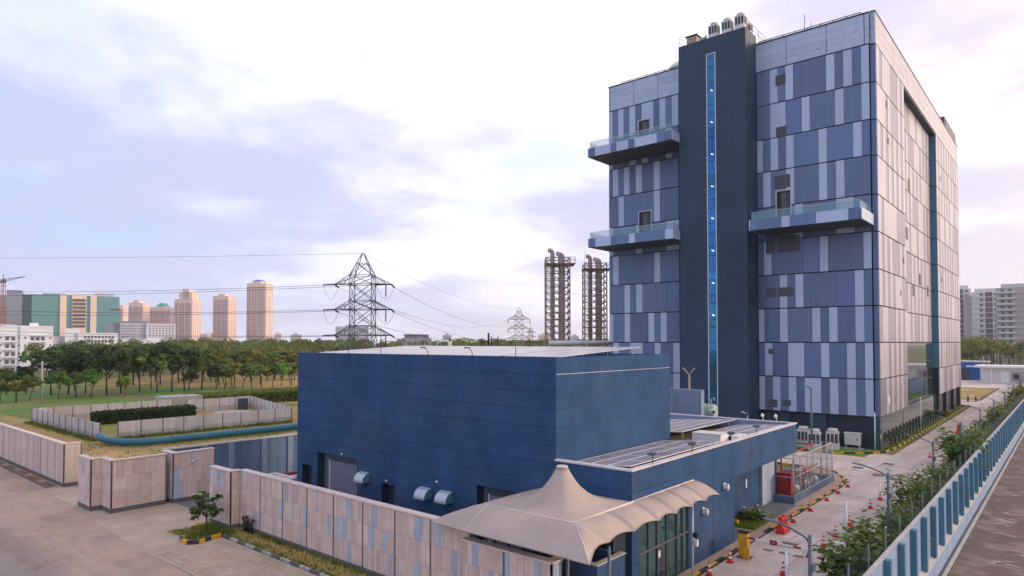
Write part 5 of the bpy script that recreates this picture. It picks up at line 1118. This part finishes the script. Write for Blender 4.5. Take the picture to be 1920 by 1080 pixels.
# ================================================================ PYLONS AND LINES
def pylon(label, base, s, m, ang, detail=True, w=.13):
    # s: metres per photo pixel of the near pylon's drawing (heights in px from its top: 0..172)
    t = thing('pylon', label, 'pylon', base); ax = Vector((math.cos(ang), math.sin(ang), 0)); ay = Vector((-ax.y, ax.x, 0)); B0 = Vector(base)
    P = lambda u, v, z: B0 + ax*u + ay*v + Vector((0,0,z))
    zt = 27.3*s; zA = [23.2*s, 21.6*s, 18.6*s, 17.0*s, 14.0*s, 12.3*s]; hw = 1.95*s
    b = MB(); z_body = [0, 2.4*s, 5*s, 7.6*s, 10*s, 12.3*s, 14*s, 17*s, 18.6*s, 21.6*s, 23.2*s]
    wid = lambda z: hw + max(0, (12.3*s - z)) * .16
    for su in (-1,1):
        for sv in (-1,1):
            for z0, z1 in zip(z_body[:-1], z_body[1:]): b.bar(P(su*wid(z0), sv*wid(z0), z0), P(su*wid(z1), sv*wid(z1), z1), w)
            b.bar(P(su*hw, sv*hw, 23.2*s), P(su*.12, sv*.12, zt), w)
    for z0, z1 in zip(z_body[:-1], z_body[1:]):
        a, c = wid(z0), wid(z1)
        for (p, q) in (((-1,-1),(1,-1)),((1,-1),(1,1)),((1,1),(-1,1)),((-1,1),(-1,-1))):
            b.bar(P(p[0]*a,p[1]*a,z0), P(q[0]*c,q[1]*c,z1), w*.7); b.bar(P(q[0]*a,q[1]*a,z0), P(p[0]*c,p[1]*c,z1), w*.7); b.bar(P(p[0]*c,p[1]*c,z1), P(q[0]*c,q[1]*c,z1), w*.6)
    b.build('tower_body', m, t)
    b = MB(); zk = 25.4*s; k = hw*.48
    for (p, q) in (((-1,-1),(1,-1)),((1,-1),(1,1)),((1,1),(-1,1)),((-1,1),(-1,-1))): b.bar(P(p[0]*k,p[1]*k,zk), P(q[0]*k,q[1]*k,zk), w*.6); b.bar(P(p[0]*hw,p[1]*hw,23.2*s), P(q[0]*k,q[1]*k,zk), w*.6); b.bar(P(q[0]*hw,q[1]*hw,23.2*s), P(p[0]*k,p[1]*k,zk), w*.6)
    b.build('earth_peak', m, t); ends = []
    for lv in range(3):
        zu, zl = zA[lv*2], zA[lv*2+1]
        for sd in (-1, 1):
            b = MB(); tip = P(sd*5.2*s, 0, zl)
            for sv in (-1, 1):
                b.bar(P(sd*hw, sv*hw, zu), tip, w*.8); b.bar(P(sd*hw, sv*hw, zl), tip, w*.8)
                for f in (.33,.66):
                    lo = P(sd*hw, sv*hw, zl).lerp(tip, f); up = P(sd*hw, sv*hw, zu).lerp(tip, f); b.bar(lo, up, w*.5); b.bar(lo, P(sd*hw, sv*hw, zu).lerp(tip, f - .33), w*.5)
            b.bar(P(sd*hw,-hw,zl), P(sd*hw,hw,zl), w*.7)
            b.build('cross_arm', m, t); ends.append(tip)
    return t, ends, P(0,0,zt)
p1 = at(680, YHOR, 121); p1.z = 0
PA = math.atan2(RTH.y, RTH.x)
py1, e1, top1 = pylon('large dark steel lattice pylon behind the blue block', p1, 1.0, X['pylon'], PA)
p2 = at(973, YHOR, 330); p2.z = 0
py2, e2, top2 = pylon('smaller rusty lattice pylon far behind the block', p2, 1.04, X['rust_steel'], PA, w=.2)
p3 = at(995, YHOR, 640); p3.z = 0
py3, e3, top3 = pylon('faint tiny pylon just right of the rusty one', p3, .95, X['rust_steel'], PA, w=.3)
def insulator(pa, pb_, parent, r=.16):
    pa = Vector(pa); pb_ = Vector(pb_); n = 9; pts = []; rs = []
    for k in range(n): 
        for q, rad in ((.05,.4),(.3,1),(.7,1),(.95,.4)): pts.append(pa.lerp(pb_, (k + q)/n)); rs.append(r*rad)
    return MB().tube(pts, rs, 7, 0, True, False).build('insulator', X['black'], parent)
def cable(name, label, a, c, sag, r, group, m=None):
    a = Vector(a); c = Vector(c); pts = [a.lerp(c, k/24) - Vector((0,0,sag*4*(k/24)*(1 - k/24))) for k in range(25)]
    tag(MB().tube(pts, r, 4, 0, False).build(name, m or X['darkgrey'], None, tuple(pts[12])), label, 'power line', group)
LV = ('upper','middle','lower')
for lv in range(3):
    for sd in (0, 1):
        tip = e1[lv*2 + sd]; s_ = -1 if sd == 0 else 1
        # strings leading off to the left (street side) and on to the next pylon
        la = tip - RTH*2.1 + Vector((0,0,-.12)) if sd == 0 else tip - RTH*7.0 + FWH*(-1.2) + Vector((0,0,-.12)); lb = tip + (e2[lv*2+sd] - tip).normalized()*1.7 + Vector((0,0,-.45))
        if sd == 1: la = tip - RTH*2.6 - FWH*1.0 + Vector((0,0,-.1))
        insulator(tip, la, py1); insulator(tip, lb, py1)
        if lv < 2:
            jp = [la.lerp(lb, k/10) - Vector((0,0,2.4*4*(k/10)*(1 - k/10))) for k in range(11)]; MB().tube(jp, .03, 4).build('jumper', X['darkgrey'], py1)
        if sd == 1: insulator(tip - RTH*1.0, tip - RTH*1.0 - Vector((0,0,2.3)), py1, .13)
        far = at(-330, (538,568,600)[lv] + 12*sd - 0*lv, 150 + 10*sd)
        cable('power_line', '%s conductor running left from the large pylon, %s circuit' % (LV[lv], ('near','far')[sd]), la, far, 1.2, .035, 'conductors of the pylon line')
        cable('power_line', '%s conductor between the two pylons, %s circuit' % (LV[lv], ('left','right')[sd]), lb, e2[lv*2+sd], 5.5, .035, 'conductors of the pylon line')
        insulator(e2[lv*2+sd], e2[lv*2+sd] - Vector((0,0,2.2)), py2, .2)
        if lv < 2: cable('power_line', '%s conductor beyond the rusty pylon, %s circuit' % (LV[lv], ('left','right')[sd]), e2[lv*2+sd], e3[lv*2+sd], 6, .05, 'conductors of the pylon line')
cable('power_line', 'thin earth wire running left from the pylon top', top1, at(-330, 482, 150), .5, .025, 'earth wires'); cable('power_line', 'thin earth wire between the pylon tops', top1, top2, 3.5, .025, 'earth wires')
# ================================================================ EXHAUST STACKS
def stack(label, px, d, ytop, w):
    c = at(px, YHOR, d); ztop = at(px, ytop, d).z; t = thing('exhaust_stack', label, 'stack', (c.x, c.y, 0)); hw = w/2
    P = lambda u, v, z: Vector((c.x,c.y,0)) + RTH*u + FWH*v + Vector((0,0,z))
    b = MB(); z0 = 8.0; n = 15; st_ = (ztop - z0)/n
    for su in (-1,1):
        for sv in (-1,1): b.bar(P(su*hw,sv*hw,0), P(su*hw,sv*hw,ztop), .15)
    for k in range(n):
        za = z0 + k*st_; zb = za + st_
        for (p, q) in (((-1,-1),(1,-1)),((1,-1),(1,1)),((1,1),(-1,1)),((-1,1),(-1,-1))):
            b.bar(P(p[0]*hw,p[1]*hw,zb), P(q[0]*hw,q[1]*hw,zb), .09)
            mid = P((p[0]+q[0])/2*hw, (p[1]+q[1])/2*hw, za); b.bar(P(p[0]*hw,p[1]*hw,zb), mid, .08); b.bar(P(q[0]*hw,q[1]*hw,zb), mid, .08)
            b.bar(P(p[0]*hw,p[1]*hw,za), (P(p[0]*hw,p[1]*hw,zb)+P((p[0]+q[0])/2*hw,(p[1]+q[1])/2*hw,zb))/2, .05)
    b.build('lattice_frame', X['rust_steel'], t)
    for i, (u, v) in enumerate(((-.42*hw,-.2*hw),(.3*hw,.25*hw),(.42*hw,-.45*hw))):
        r = .38; top = ztop + (1.5 if i == 0 else 1.1 if i == 1 else .8)
        path = [P(u,v,4), P(u,v,top - .7), P(u - .1,v,top - .3), P(u - .35,v,top - .1), P(u - .75,v,top - .08)]
        MB().tube(path, r, 12).build('flue', X['fluem'], t)
        for k in range(7): MB().tube([P(u,v,z0 + k*2.4), P(u,v,z0 + k*2.4 + .15)], r + .05, 12).build('flue_band', X['rust_steel'], t)
    for z in (9.2, ztop - 1.0):
        MB().hexa([P(-hw-.2,-hw-.2,z), P(hw+.9,-hw-.2,z), P(hw+.9,hw+.2,z), P(-hw-.2,hw+.2,z)], [P(-hw-.2,-hw-.2,z+.12), P(hw+.9,-hw-.2,z+.12), P(hw+.9,hw+.2,z+.12), P(-hw-.2,hw+.2,z+.12)]).build('platform', X['rust_steel'], t)
        b = MB()
        for u in (-hw-.2, 0, hw+.2, hw+.9): b.bar(P(u,-hw-.2,z), P(u,-hw-.2,z+1.1), .05)
        for h in (.6, 1.1): b.bar(P(-hw-.2,-hw-.2,z+h), P(hw+.9,-hw-.2,z+h), .045); b.bar(P(hw+.9,-hw-.2,z+h), P(hw+.9,hw+.2,z+h), .045)
        b.build('guard_rail', X['rust_steel'], t)
    MB().tube([P(-hw,-hw,ztop), P(-hw,-hw,ztop+2.6)], .03, 4).build('air_terminal', X['rust_steel'], t)
stack('steel lattice exhaust stack with bent flues, the left one', 1045, 110, 486, 3.9); stack('steel lattice exhaust stack with bent flues, the right one', 1115, 118, 496, 3.9)
pr = thing('pipe_rack', 'pale horizontal duct and pipe rack below the exhaust stacks', 'pipe rack', tuple(at(1085,YHOR,108))[:2] + (0,))
q0, q1 = at(1030,643,106), at(1190,643,112)
MB().tube([tuple(q0), tuple(q1)], .38, 12).build('duct', X['white'], pr); MB().tube([tuple(q0 - Vector((0,0,.9))), tuple(q1 - Vector((0,0,.9)))], .18, 8).build('pipe', X['steel'], pr)
for k in range(7): p = q0.lerp(q1, k/6); MB().tube([(p.x,p.y,0),(p.x,p.y,p.z)], .14, 6).build('leg', X['rust_steel'], pr)
for i, px in enumerate((1062, 1110, 1150)):
    c = at(px, 652, 104); g = thing('generator_container', 'dark blue generator container below the stacks, %s from left' % ORDN[i], 'container', (c.x, c.y, 0)); MB().obox((c.x,c.y), RTH, FWH, 1.7, 1.5, 0, c.z).build('body', X['inner_blue'], g); MB().obox((c.x,c.y), RTH, FWH, 1.75, 1.55, c.z, c.z + .12).build('roof', X['offwhite'], g)
    b = MB(); cc_ = Vector((c.x,c.y,0)) - FWH*1.52
    for k in range(6): b.obox((cc_.x - RTH.x*1.3 + RTH.x*.5*k, cc_.y - RTH.y*1.3 + RTH.y*.5*k), RTH, FWH, .18, .02, c.z - 1.2, c.z - .2)
    b.build('vent_louvres', X['darkgrey'], g)
gx = at(917, 640, 62); gt = thing('gantry_frame', 'black steel gantry with a vent pipe behind the block roof', 'gantry', (gx.x, gx.y, 0))
P = lambda u, z: (gx.x + RTH.x*u, gx.y + RTH.y*u, z)
for u in (-.75, .2, .85): MB().tube([P(u,0), P(u,11.3 + .25*(u > 0))], .05, 6).build('post', X['black'], gt)
MB().tube([P(-.75,10.95), P(.2,11.25), P(.85,11.25)], .05, 6).build('beam', X['black'], gt); MB().tube([P(-.05,0), P(-.05,11.75), P(-.05,11.85)], [.09,.09,.13], 8).build('vent_pipe', X['black'], gt)
# ================================================================ FAR BUILDINGS
FM = {}
def fmat(nm, col, rough=.8, **k):
    if nm not in FM: FM[nm] = mat(nm, col, rough, .06, .03, fine=0, streak=0, **k)
    return FM[nm]
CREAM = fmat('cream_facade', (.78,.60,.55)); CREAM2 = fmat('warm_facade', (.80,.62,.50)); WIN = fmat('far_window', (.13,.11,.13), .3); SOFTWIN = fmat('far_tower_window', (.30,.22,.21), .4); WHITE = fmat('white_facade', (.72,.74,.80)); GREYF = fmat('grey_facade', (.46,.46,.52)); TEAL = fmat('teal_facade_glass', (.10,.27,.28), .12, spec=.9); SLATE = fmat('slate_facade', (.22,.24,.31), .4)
class Bld:
    def __init__(s, name, label, px, d, ang=0):
        c = at(px, YHOR, d); s.c = Vector((c.x, c.y, 0)); s.d = d; s.mpp = d / FPX
        f = (s.c.normalized()); a = math.atan2(f.y, f.x) - math.pi/2 + ang           # ang: turned away from facing the camera
        s.ux = Vector((math.cos(a), math.sin(a), 0)); s.uy = Vector((-s.ux.y, s.ux.x, 0))
        s.t = thing(name, label, 'building', s.c)
    def P(s, u, v): return s.c + s.ux*u + s.uy*v
    def block(s, nm, u0, u1, v0, v1, z0, z1, m, parent=None):
        q = [s.P(u0,v0), s.P(u1,v0), s.P(u1,v1), s.P(u0,v1)]
        return MB().hexa([(p.x,p.y,z0) for p in q], [(p.x,p.y,z1) for p in q]).build(nm, m, parent or s.t)
    def wins(s, u0, u1, z0, z1, nu, nz, w, h, m, face='f', v=0, single=False, out=.12):
        b = MB(); me = None
        for i in range(nu):
            for k in range(nz):
                u = u0 + (i + .5)*(u1 - u0)/nu; z = z0 + (k + .5)*(z1 - z0)/nz
                if face == 'f': q = [s.P(u-w/2,v-out), s.P(u+w/2,v-out), s.P(u+w/2,v+.2), s.P(u-w/2,v+.2)]
                else: q = [s.P(v-.2,u-w/2), s.P(v+out,u-w/2), s.P(v+out,u+w/2), s.P(v-.2,u+w/2)]
                bb = MB() if single else b
                bb.hexa([(p.x,p.y,z-h/2) for p in q], [(p.x,p.y,z+h/2) for p in q])
                if single: bb.build('window', m, s.t)
        if not single: tag(b.build('windows', m, s.t), kind='stuff')
def zof(y, d): return CH + (YHOR - y) * d / FPX
def tower(label, px0, px1, ytop, d, right=.3, steps=(), roof=None, cols=6, ang=-.42):
    # residential tower: front width + a narrower right-hand return that catches the sun
    mpp = d/FPX; wpx = px1 - px0; B = Bld('apartment_tower', label, px0 + wpx*(1-right)/2 + 0, d, ang)
    wu = wpx*(1-right)*mpp/math.cos(ang); wv = wpx*right*mpp/math.sin(abs(ang)); H = zof(ytop, d)
    B.block('wall', -wu/2, wu/2, 0, wv, 0, H, CREAM); nz = int(H/3.1)
    for i in range(cols):
        u = -wu/2 + (i + .5)*wu/cols; B.block('bay', u - wu/cols*.3, u + wu/cols*.3, -.9 if i % 2 else -.5, 0, 0, H - (2 if i % 2 else 4), CREAM)
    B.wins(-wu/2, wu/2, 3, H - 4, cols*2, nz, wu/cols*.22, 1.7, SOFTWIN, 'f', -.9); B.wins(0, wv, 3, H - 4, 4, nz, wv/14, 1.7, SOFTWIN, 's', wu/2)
    for (f0, f1, yt) in steps: B.block('upper_storeys', -wu/2 + wu*f0, -wu/2 + wu*f1, .3, wv*.8, H, zof(yt, d), CREAM2)
    B.block('cornice', -wu/2 - .4, wu/2 + .4, -.4, wv + .4, H, H + .8, CREAM2)
    if roof:
        f0, f1, ya, yb_, m = roof; za, zb = zof(ya, d), zof(yb_, d); u0, u1 = -wu/2 + wu*f0, -wu/2 + wu*f1; B.block('lift_house', u0, u1, 0, wv*.8, H, za, CREAM2); um = (u0+u1)/2; k = (u1-u0)*.22
        q = [B.P(u0-.5,-.5), B.P(u1+.5,-.5), B.P(u1+.5,wv*.85), B.P(u0-.5,wv*.85)]; r = [B.P(um-k,wv*.2), B.P(um+k,wv*.2), B.P(um+k,wv*.6), B.P(um-k,wv*.6)]
        MB().hexa([(p.x,p.y,za) for p in q], [(p.x,p.y,zb) for p in r]).build('roof', m, B.t)
BLUE_R = fmat('blue_roof', (.03,.20,.50)); GREEN_R = fmat('green_roof', (.05,.32,.20))
tower('tallest pink tower with a small blue roof', 463, 510, 532, 1000, .28, (), (.28,.72,527,523.5,BLUE_R))
tower('plain pink tower left of the tallest', 400, 441, 556, 950, .35, ((.3,.75,551),))
tower('stepped tower with a gold lit right side', 328, 374, 562, 850, .34, ((.25,.95,548),(.42,.78,542)))
tower('pink tower with a green hipped roof', 280, 329, 577, 1000, .25, (), (.35,.7,574,568,GREEN_R), 7)
tower('pink tower with a square lift house', 242, 277, 569, 950, .33, ((.3,.7,563),), None, 5)
tower('cream tower half hidden by the teal glass block', 208, 242, 573, 1100, .4, ((.3,.8,571),), None, 5)
# teal glass office block
B = Bld('glass_office', 'wide teal glass office block with cream stair strips', 115, 600, 0); m = B.mpp; U = lambda px: (px - 115)*m
H = zof(553, 600)
B.block('glass_wall', U(66), U(208), 0, 30, 0, H, TEAL); B.block('lift_tower', U(32), U(55), -2, 25, 0, zof(547,600), SLATE); B.block('end_wing', U(22), U(32), 0, 24, 0, zof(557,600), TEAL); B.block('dark_bay', U(55), U(69), -.5, 20, 0, zof(554,600), fmat('dark_teal', (.03,.07,.08), .2))
for a, c in ((112,122),(160,170)): B.block('cream_strip', U(a), U(c), -1.2, 0, 0, H + .5, CREAM2)
B.block('balcony_bay', U(130.5), U(153.5), -1.0, 0, 0, H + 1, CREAM2)
for k in range(8): B.block('balcony_opening', U(131.5), U(152.5), -1.6, -1.0, zof(562 + k*7, 600) - 1.2, zof(562 + k*7, 600) + 1.1, WIN)
B.block('roof_plant', U(85), U(122), 6, 20, H, H + 1.5, SLATE); B.block('roof_plant', U(168), U(198), 5, 18, H, zof(546.5,600), GREYF)
b = MB()
for k in range(1, 14):
    z = H*k/14; q = [B.P(U(69),-.08), B.P(U(208),-.08), B.P(U(208),.1), B.P(U(69),.1)]; b.hexa([(p.x,p.y,z-.12) for p in q], [(p.x,p.y,z+.12) for p in q])
for k in range(40):
    u = U(69) + (U(208)-U(69))*k/40; q = [B.P(u-.07,-.07), B.P(u+.07,-.07), B.P(u+.07,.1), B.P(u-.07,.1)]; b.hexa([(p.x,p.y,0) for p in q], [(p.x,p.y,H) for p in q])
tag(b.build('mullions', fmat('teal_mullion', (.10,.24,.24), .4), B.t), kind='stuff')
for z in (578, 607): B.block('dark_slot', U(193), U(209), -.3, 2, zof(z,600) - 1, zof(z,600) + 1, WIN)
# white apartment block, left edge
B = Bld('apartment_block', 'white five storey apartment block at the left edge', 40, 255, .0); m = B.mpp; U = lambda px: (px - 40)*m
H = zof(614, 255); B.block('wall', U(-40), U(89), 0, 14, 0, H, WHITE); B.block('stair_bay', U(38), U(50), -.6, 0, 0, zof(612,255), WHITE); B.block('roof_room', U(52), U(66), 3, 9, H, zof(605,255), WHITE); B.block('roof_room', U(8), U(30), 4, 9, H, zof(608,255), GREYF); B.block('parapet', U(18), U(89), -.2, .2, H, H + .7, WHITE)
for k in range(5):
    z = zof(635 + k*14.5, 255)
    for px in (19, 28, 57, 65, 73): B.wins(U(px-3), U(px+3), z - .9, z + .9, 1, 1, 1.15, 1.3, WIN, 'f', 0, True)
    for px in (3, 9, 37, 46, 85): B.wins(U(px-2), U(px+2), z, z + .8, 1, 1, .6, .7, WIN, 'f', -.62 if 38 < px < 50 else 0, True)
    for a, c in ((14,32),(53,78)): B.block('sunshade', U(a), U(c), -.8, 0, z + 1.0, z + 1.15, WHITE); B.block('balcony', U(a), U(c), -1.0, 0, z - 1.6, z - 1.2, GREYF)
# white office with square openings
B = Bld('white_office', 'white office with square window grid behind the dark trees', 160, 350, .0); m = B.mpp; U = lambda px: (px - 160)*m; H = zof(624, 350)
B.block('wall', U(148), U(213), 0, 14, 0, H, WHITE); B.block('left_wing', U(104), U(148), 3, 12, 0, zof(631,350), GREYF); B.block('stair_tower', U(128), U(150), 1, 8, 0, zof(616,350), WHITE)
for k in range(5): B.wins(U(157), U(207), zof(636 + k*8.5,350) - .2, zof(628 + k*8.5,350) + .2, 9, 1, .95, 1.2, WIN, 'f', 0, True); B.block('floor_band', U(155), U(208), -.5, 0, zof(637 + k*8.5,350) - .1, zof(637 + k*8.5,350) + .15, WHITE)
B = Bld('grey_office', 'pale grey office with rows of small square windows', 265, 480, .0); m = B.mpp; U = lambda px: (px - 265)*m; H = zof(605, 480)
B.block('wall', U(230), U(274), 0, 25, 0, H, GREYF); B.block('right_wing', U(273), U(322), -2, 22, 0, H - .6, fmat('pale_facade', (.60,.58,.62))); B.block('glass_wing', U(206), U(230), 2, 22, 0, H - .4, SLATE); B.block('podium', U(232), U(306), -12, -2, 0, zof(637,480), WHITE); B.block('roof_lip', U(228), U(276), -.5, 3, H, H + .9, SLATE)
for k in range(5): B.wins(U(231), U(256), zof(614 + k*5,480), zof(609 + k*5,480), 6, 1, .95, .95, WIN, 'f', 0, True)
B.wins(U(256), U(272), zof(634,480), zof(609,480), 4, 5, .7, .7, WIN, 'f', 0); B.wins(U(276), U(320), zof(632,480), zof(609,480), 8, 5, .9, .9, WIN, 'f', -2)
B = Bld('low_block', 'small brick and white block between the pink towers', 386, 800, 0); m = B.mpp; U = lambda px: (px - 386)*m
B.block('wall', U(375), U(388), 0, 15, 0, zof(625,800), CREAM); B.block('white_bay', U(387), U(395), -.5, 15, 0, zof(623,800), WHITE); B.block('brick_bay', U(394), U(401), 0, 15, 0, zof(625,800), fmat('orange_brick', (.52,.24,.12))); B.wins(U(376), U(387), zof(640,800), zof(627,800), 4, 3, 1, 1, WIN)
for i, (px, w, yt, d, mm, lb) in enumerate(((521,12,625,1100,CREAM,'faint pink block right of the tallest tower'),(555,20,627,1200,GREYF,'faint grey block at the edge of the blue block'),(838,16,628,1300,GREYF,'faint grey block above the palms'),(1020,22,627,1200,CREAM2,'faint cream block beside the far pylon'),(1078,14,629,1300,GREYF,'faint grey block between the exhaust stacks'),(660,60,610,1400,GREYF,'faint high-rise seen through the pylon lattice'),(12,40,556,900,CREAM,'faint cream block behind the crane'))):
    B = Bld('distant_block', lb, px, d, 0); w_ = w*B.mpp; H = zof(yt, d) if i != 5 else zof(612, d); B.block('wall', -w_/2, w_/2, 0, 15, 0, H, mm); B.block('roof_room', -w_*.2, w_*.1, 3, 9, H, H + 3, mm); B.wins(-w_/2, w_/2, 2, H - 2, max(3, int(w/3)), max(2, int(H/3.5)), B.mpp*1.1, 1.5, WIN)
# unfinished concrete house and white house
B = Bld('unfinished_house', 'grey unfinished concrete building behind the block roof', 785, 290, .2); m = B.mpp; U = lambda px: (px - 785)*m; CONC = fmat('raw_concrete', (.30,.28,.29))
B.block('wall', U(760), U(809), 0, 10, 0, zof(634,290), CONC); B.block('upper_storey', U(765), U(794), .5, 9, 0, zof(628,290), CONC); B.block('roof_slab', U(763), U(796), -.4, 9.5, zof(628,290), zof(626.5,290), CONC); B.block('billboard', U(796), U(806), 2, 3, zof(634,290), zof(627,290), fmat('billboard_blue', (.10,.13,.35)))
for px, y in ((770,634),(780,634),(768,643),(778,643),(790,643),(800,643),(770,650),(800,651)): B.wins(U(px-3), U(px+3), zof(y+2.5,290), zof(y-2.5,290), 1, 1, 1.0, 1.1, WIN, 'f', .5 if y < 640 else 0, True)
B = Bld('white_house', 'small white house among the palms', 830, 270, -.2); m = B.mpp; U = lambda px: (px - 830)*m
B.block('wall', U(819), U(841), 0, 8, 0, zof(640,270), WHITE); B.block('roof_room', U(826), U(836), 1, 6, 0, zof(637,270), WHITE); B.wins(U(820), U(840), zof(652,270), zof(643,270), 3, 2, .8, .9, WIN, 'f', 0, True)
# right-hand apartment slabs
def slab(label, px0, px1, ytop, d, kind):
    B = Bld('apartment_slab', label, (px0+px1)/2, d, 0); m = B.mpp; pc_ = (px0+px1)/2; U = lambda px: (px - pc_)*m; H = zof(ytop, d); w = U(px1)-U(px0); PURPLE = fmat('purple_bay', (.12,.10,.16)); CR = fmat('stone_white_facade', (.60,.60,.60)); BE = fmat('beige_facade', (.44,.40,.37))
    B.block('wall', U(px0), U(px1), 0, 16, 0, H, CR if kind != 2 else BE); fl = 3.35; n = int(H/fl)
    B.block('parapet', U(px0) + w*.1, U(px1) - w*.2, 1, 12, H, H + 2.2, CR)
    for k in range(n):
        z = H - (k + 1)*fl + .5
        B.block('floor_band', U(px0) - .15, U(px1) + .15, -.35, 0, z - .55, z - .25, CR)
        if kind == 0:
            B.block('dark_bay', U(px0) + w*.46, U(px0) + w*.70, -.15, 0, z - .2, z + 2.5, PURPLE); B.wins(U(px0) + w*.24, U(px0) + w*.42, z + .4, z + 2.0, 1, 1, 1.9, 1.5, WIN, 'f', 0, True); B.wins(U(px0) + w*.72, U(px0) + w*.9, z + .4, z + 2.0, 1, 1, 1.9, 1.5, WIN, 'f', 0, True)
        elif kind == 1:
            B.block('dark_bay', U(px0) + w*.05, U(px0) + w*.38, -.15, 0, z - .2, z + 2.5, PURPLE); B.wins(U(px0) + w*.5, U(px0) + w*.8, z + .4, z + 2.0, 1, 1, 1.8, 1.5, WIN, 'f', 0, True)
        else:
            B.block('balcony', U(px0) + w*.03, U(px0) + w*.36, -1.6, 0, z - .5, z + .5, CR); B.block('balcony', U(px0) + w*.62, U(px0) + w*.95, -1.6, 0, z - .5, z + .5, CR); B.wins(U(px0) + w*.06, U(px0) + w*.34, z + .5, z + 2.3, 2, 1, 1.6, 1.7, WIN, 'f', 0, True); B.wins(U(px0) + w*.64, U(px0) + w*.94, z + .5, z + 2.3, 2, 1, 1.6, 1.7, WIN, 'f', 0, True)
    if kind == 0: B.block('setback_wing', U(px0) - 4, U(px0), 4, 16, 0, H - 2, BE)
slab('white slab with a dark window column behind the far trees', 1828, 1874, 547, 420, 0); slab('narrow slab half hidden by the tower end', 1800, 1820, 541, 440, 1); slab('tan slab with curved balconies at the right edge', 1878, 1960, 538, 380, 2)
# construction crane and the frame it serves
CO = fmat('crane_orange', (.50,.16,.08)); d = 520; c0 = at(4, YHOR, d); t = thing('tower_crane', 'orange tower crane over a building site at the left edge', 'crane', (c0.x,c0.y,0)); mp = d/FPX
zc_ = zof(528, d); P = lambda u, z, v=0: (c0.x + RTH.x*u + FWH.x*v, c0.y + RTH.y*u + FWH.y*v, z)
b = MB()
for u, v in ((-1,-1),(1,-1),(1,1),(-1,1)): b.bar(P(u,0,v), P(u,zc_,v), .35)
for k in range(int(zc_/3)): b.bar(P(-1,k*3,-1), P(1,k*3+3,-1), .22); b.bar(P(1,k*3,1), P(-1,k*3+3,1), .22)
b.build('mast', CO, t); b = MB(); j0 = Vector(P(0,zc_)); j1 = Vector(P(42*mp, zof(518,d))); jb = Vector(P(-30*mp, zof(534,d)))
b.bar(j0, j1, .3); b.bar(j0 + Vector((0,0,2)), j1, .3)
for k in range(10): b.bar(j0.lerp(j1, k/10), (j0 + Vector((0,0,2))).lerp(j1, (k+.5)/10), .2)
b.build('jib', X['louver'], t); MB().bar(j0, jb, .8).build('counter_jib', X['louver'], t); MB().bar(P(0,zc_), P(0,zc_+6), .5).build('tower_peak', CO, t); MB().box(P(0,0)[0]-1.6, P(0,0)[1]-1.6, zc_-1, P(0,0)[0]+1.6, P(0,0)[1]+1.6, zc_+1.8).build('cab', X['darkgrey'], t)
B = Bld('building_frame', 'orange concrete frame under construction below the crane', -8, 540, 0); m = B.mpp
for k in range(12): B.block('floor_slab', -22*m, 17*m, 0, 14, k*3.6, k*3.6 + .5, CO if k % 3 else CONC)
for k in range(6): B.block('column', (-20 + k*7)*m, (-19 + k*7)*m, 0, 1, 0, 42, CONC)
# utility poles by the wood
for i, (px, yb, yt) in enumerate(((78,750,678),(5,735,690))):
    p = gd(px, yb); dd = p.x*FWH.x + p.y*FWH.y; h = (yb - yt)/FPX*dd; t = thing('utility_pole', 'pale concrete utility pole by the young trees, %s' % ('right one','left one')[i], 'pole', tuple(p)); MB().tube([tuple(p), (p.x,p.y,h)], [.22,.15], 8).build('shaft', X['ledge'], t); MB().tube([(p.x - RTH.x*.9, p.y - RTH.y*.9, h-.5), (p.x + RTH.x*.9, p.y + RTH.y*.9, h-.5)], .07, 5).build('crossarm', X['steel'], t)

# ================================================================ AIR
hb = MB().box(-3600, -700, -1.2, 2600, 4100, 170).build('haze', bpy.data.materials.new('haze_air')); tag(hb, kind='stuff')
hm = hb.data.materials[0]; hm.use_nodes = True; hn = hm.node_tree.nodes; hn.remove(hn['Principled BSDF']); pv_ = hn.new('ShaderNodeVolumePrincipled'); pv_.inputs['Color'].default_value = (.92,.93,1,1); pv_.inputs['Density'].default_value = .00017; pv_.inputs['Anisotropy'].default_value = .3
hm.node_tree.links.new(pv_.outputs[0], hn['Material Output'].inputs['Volume'])
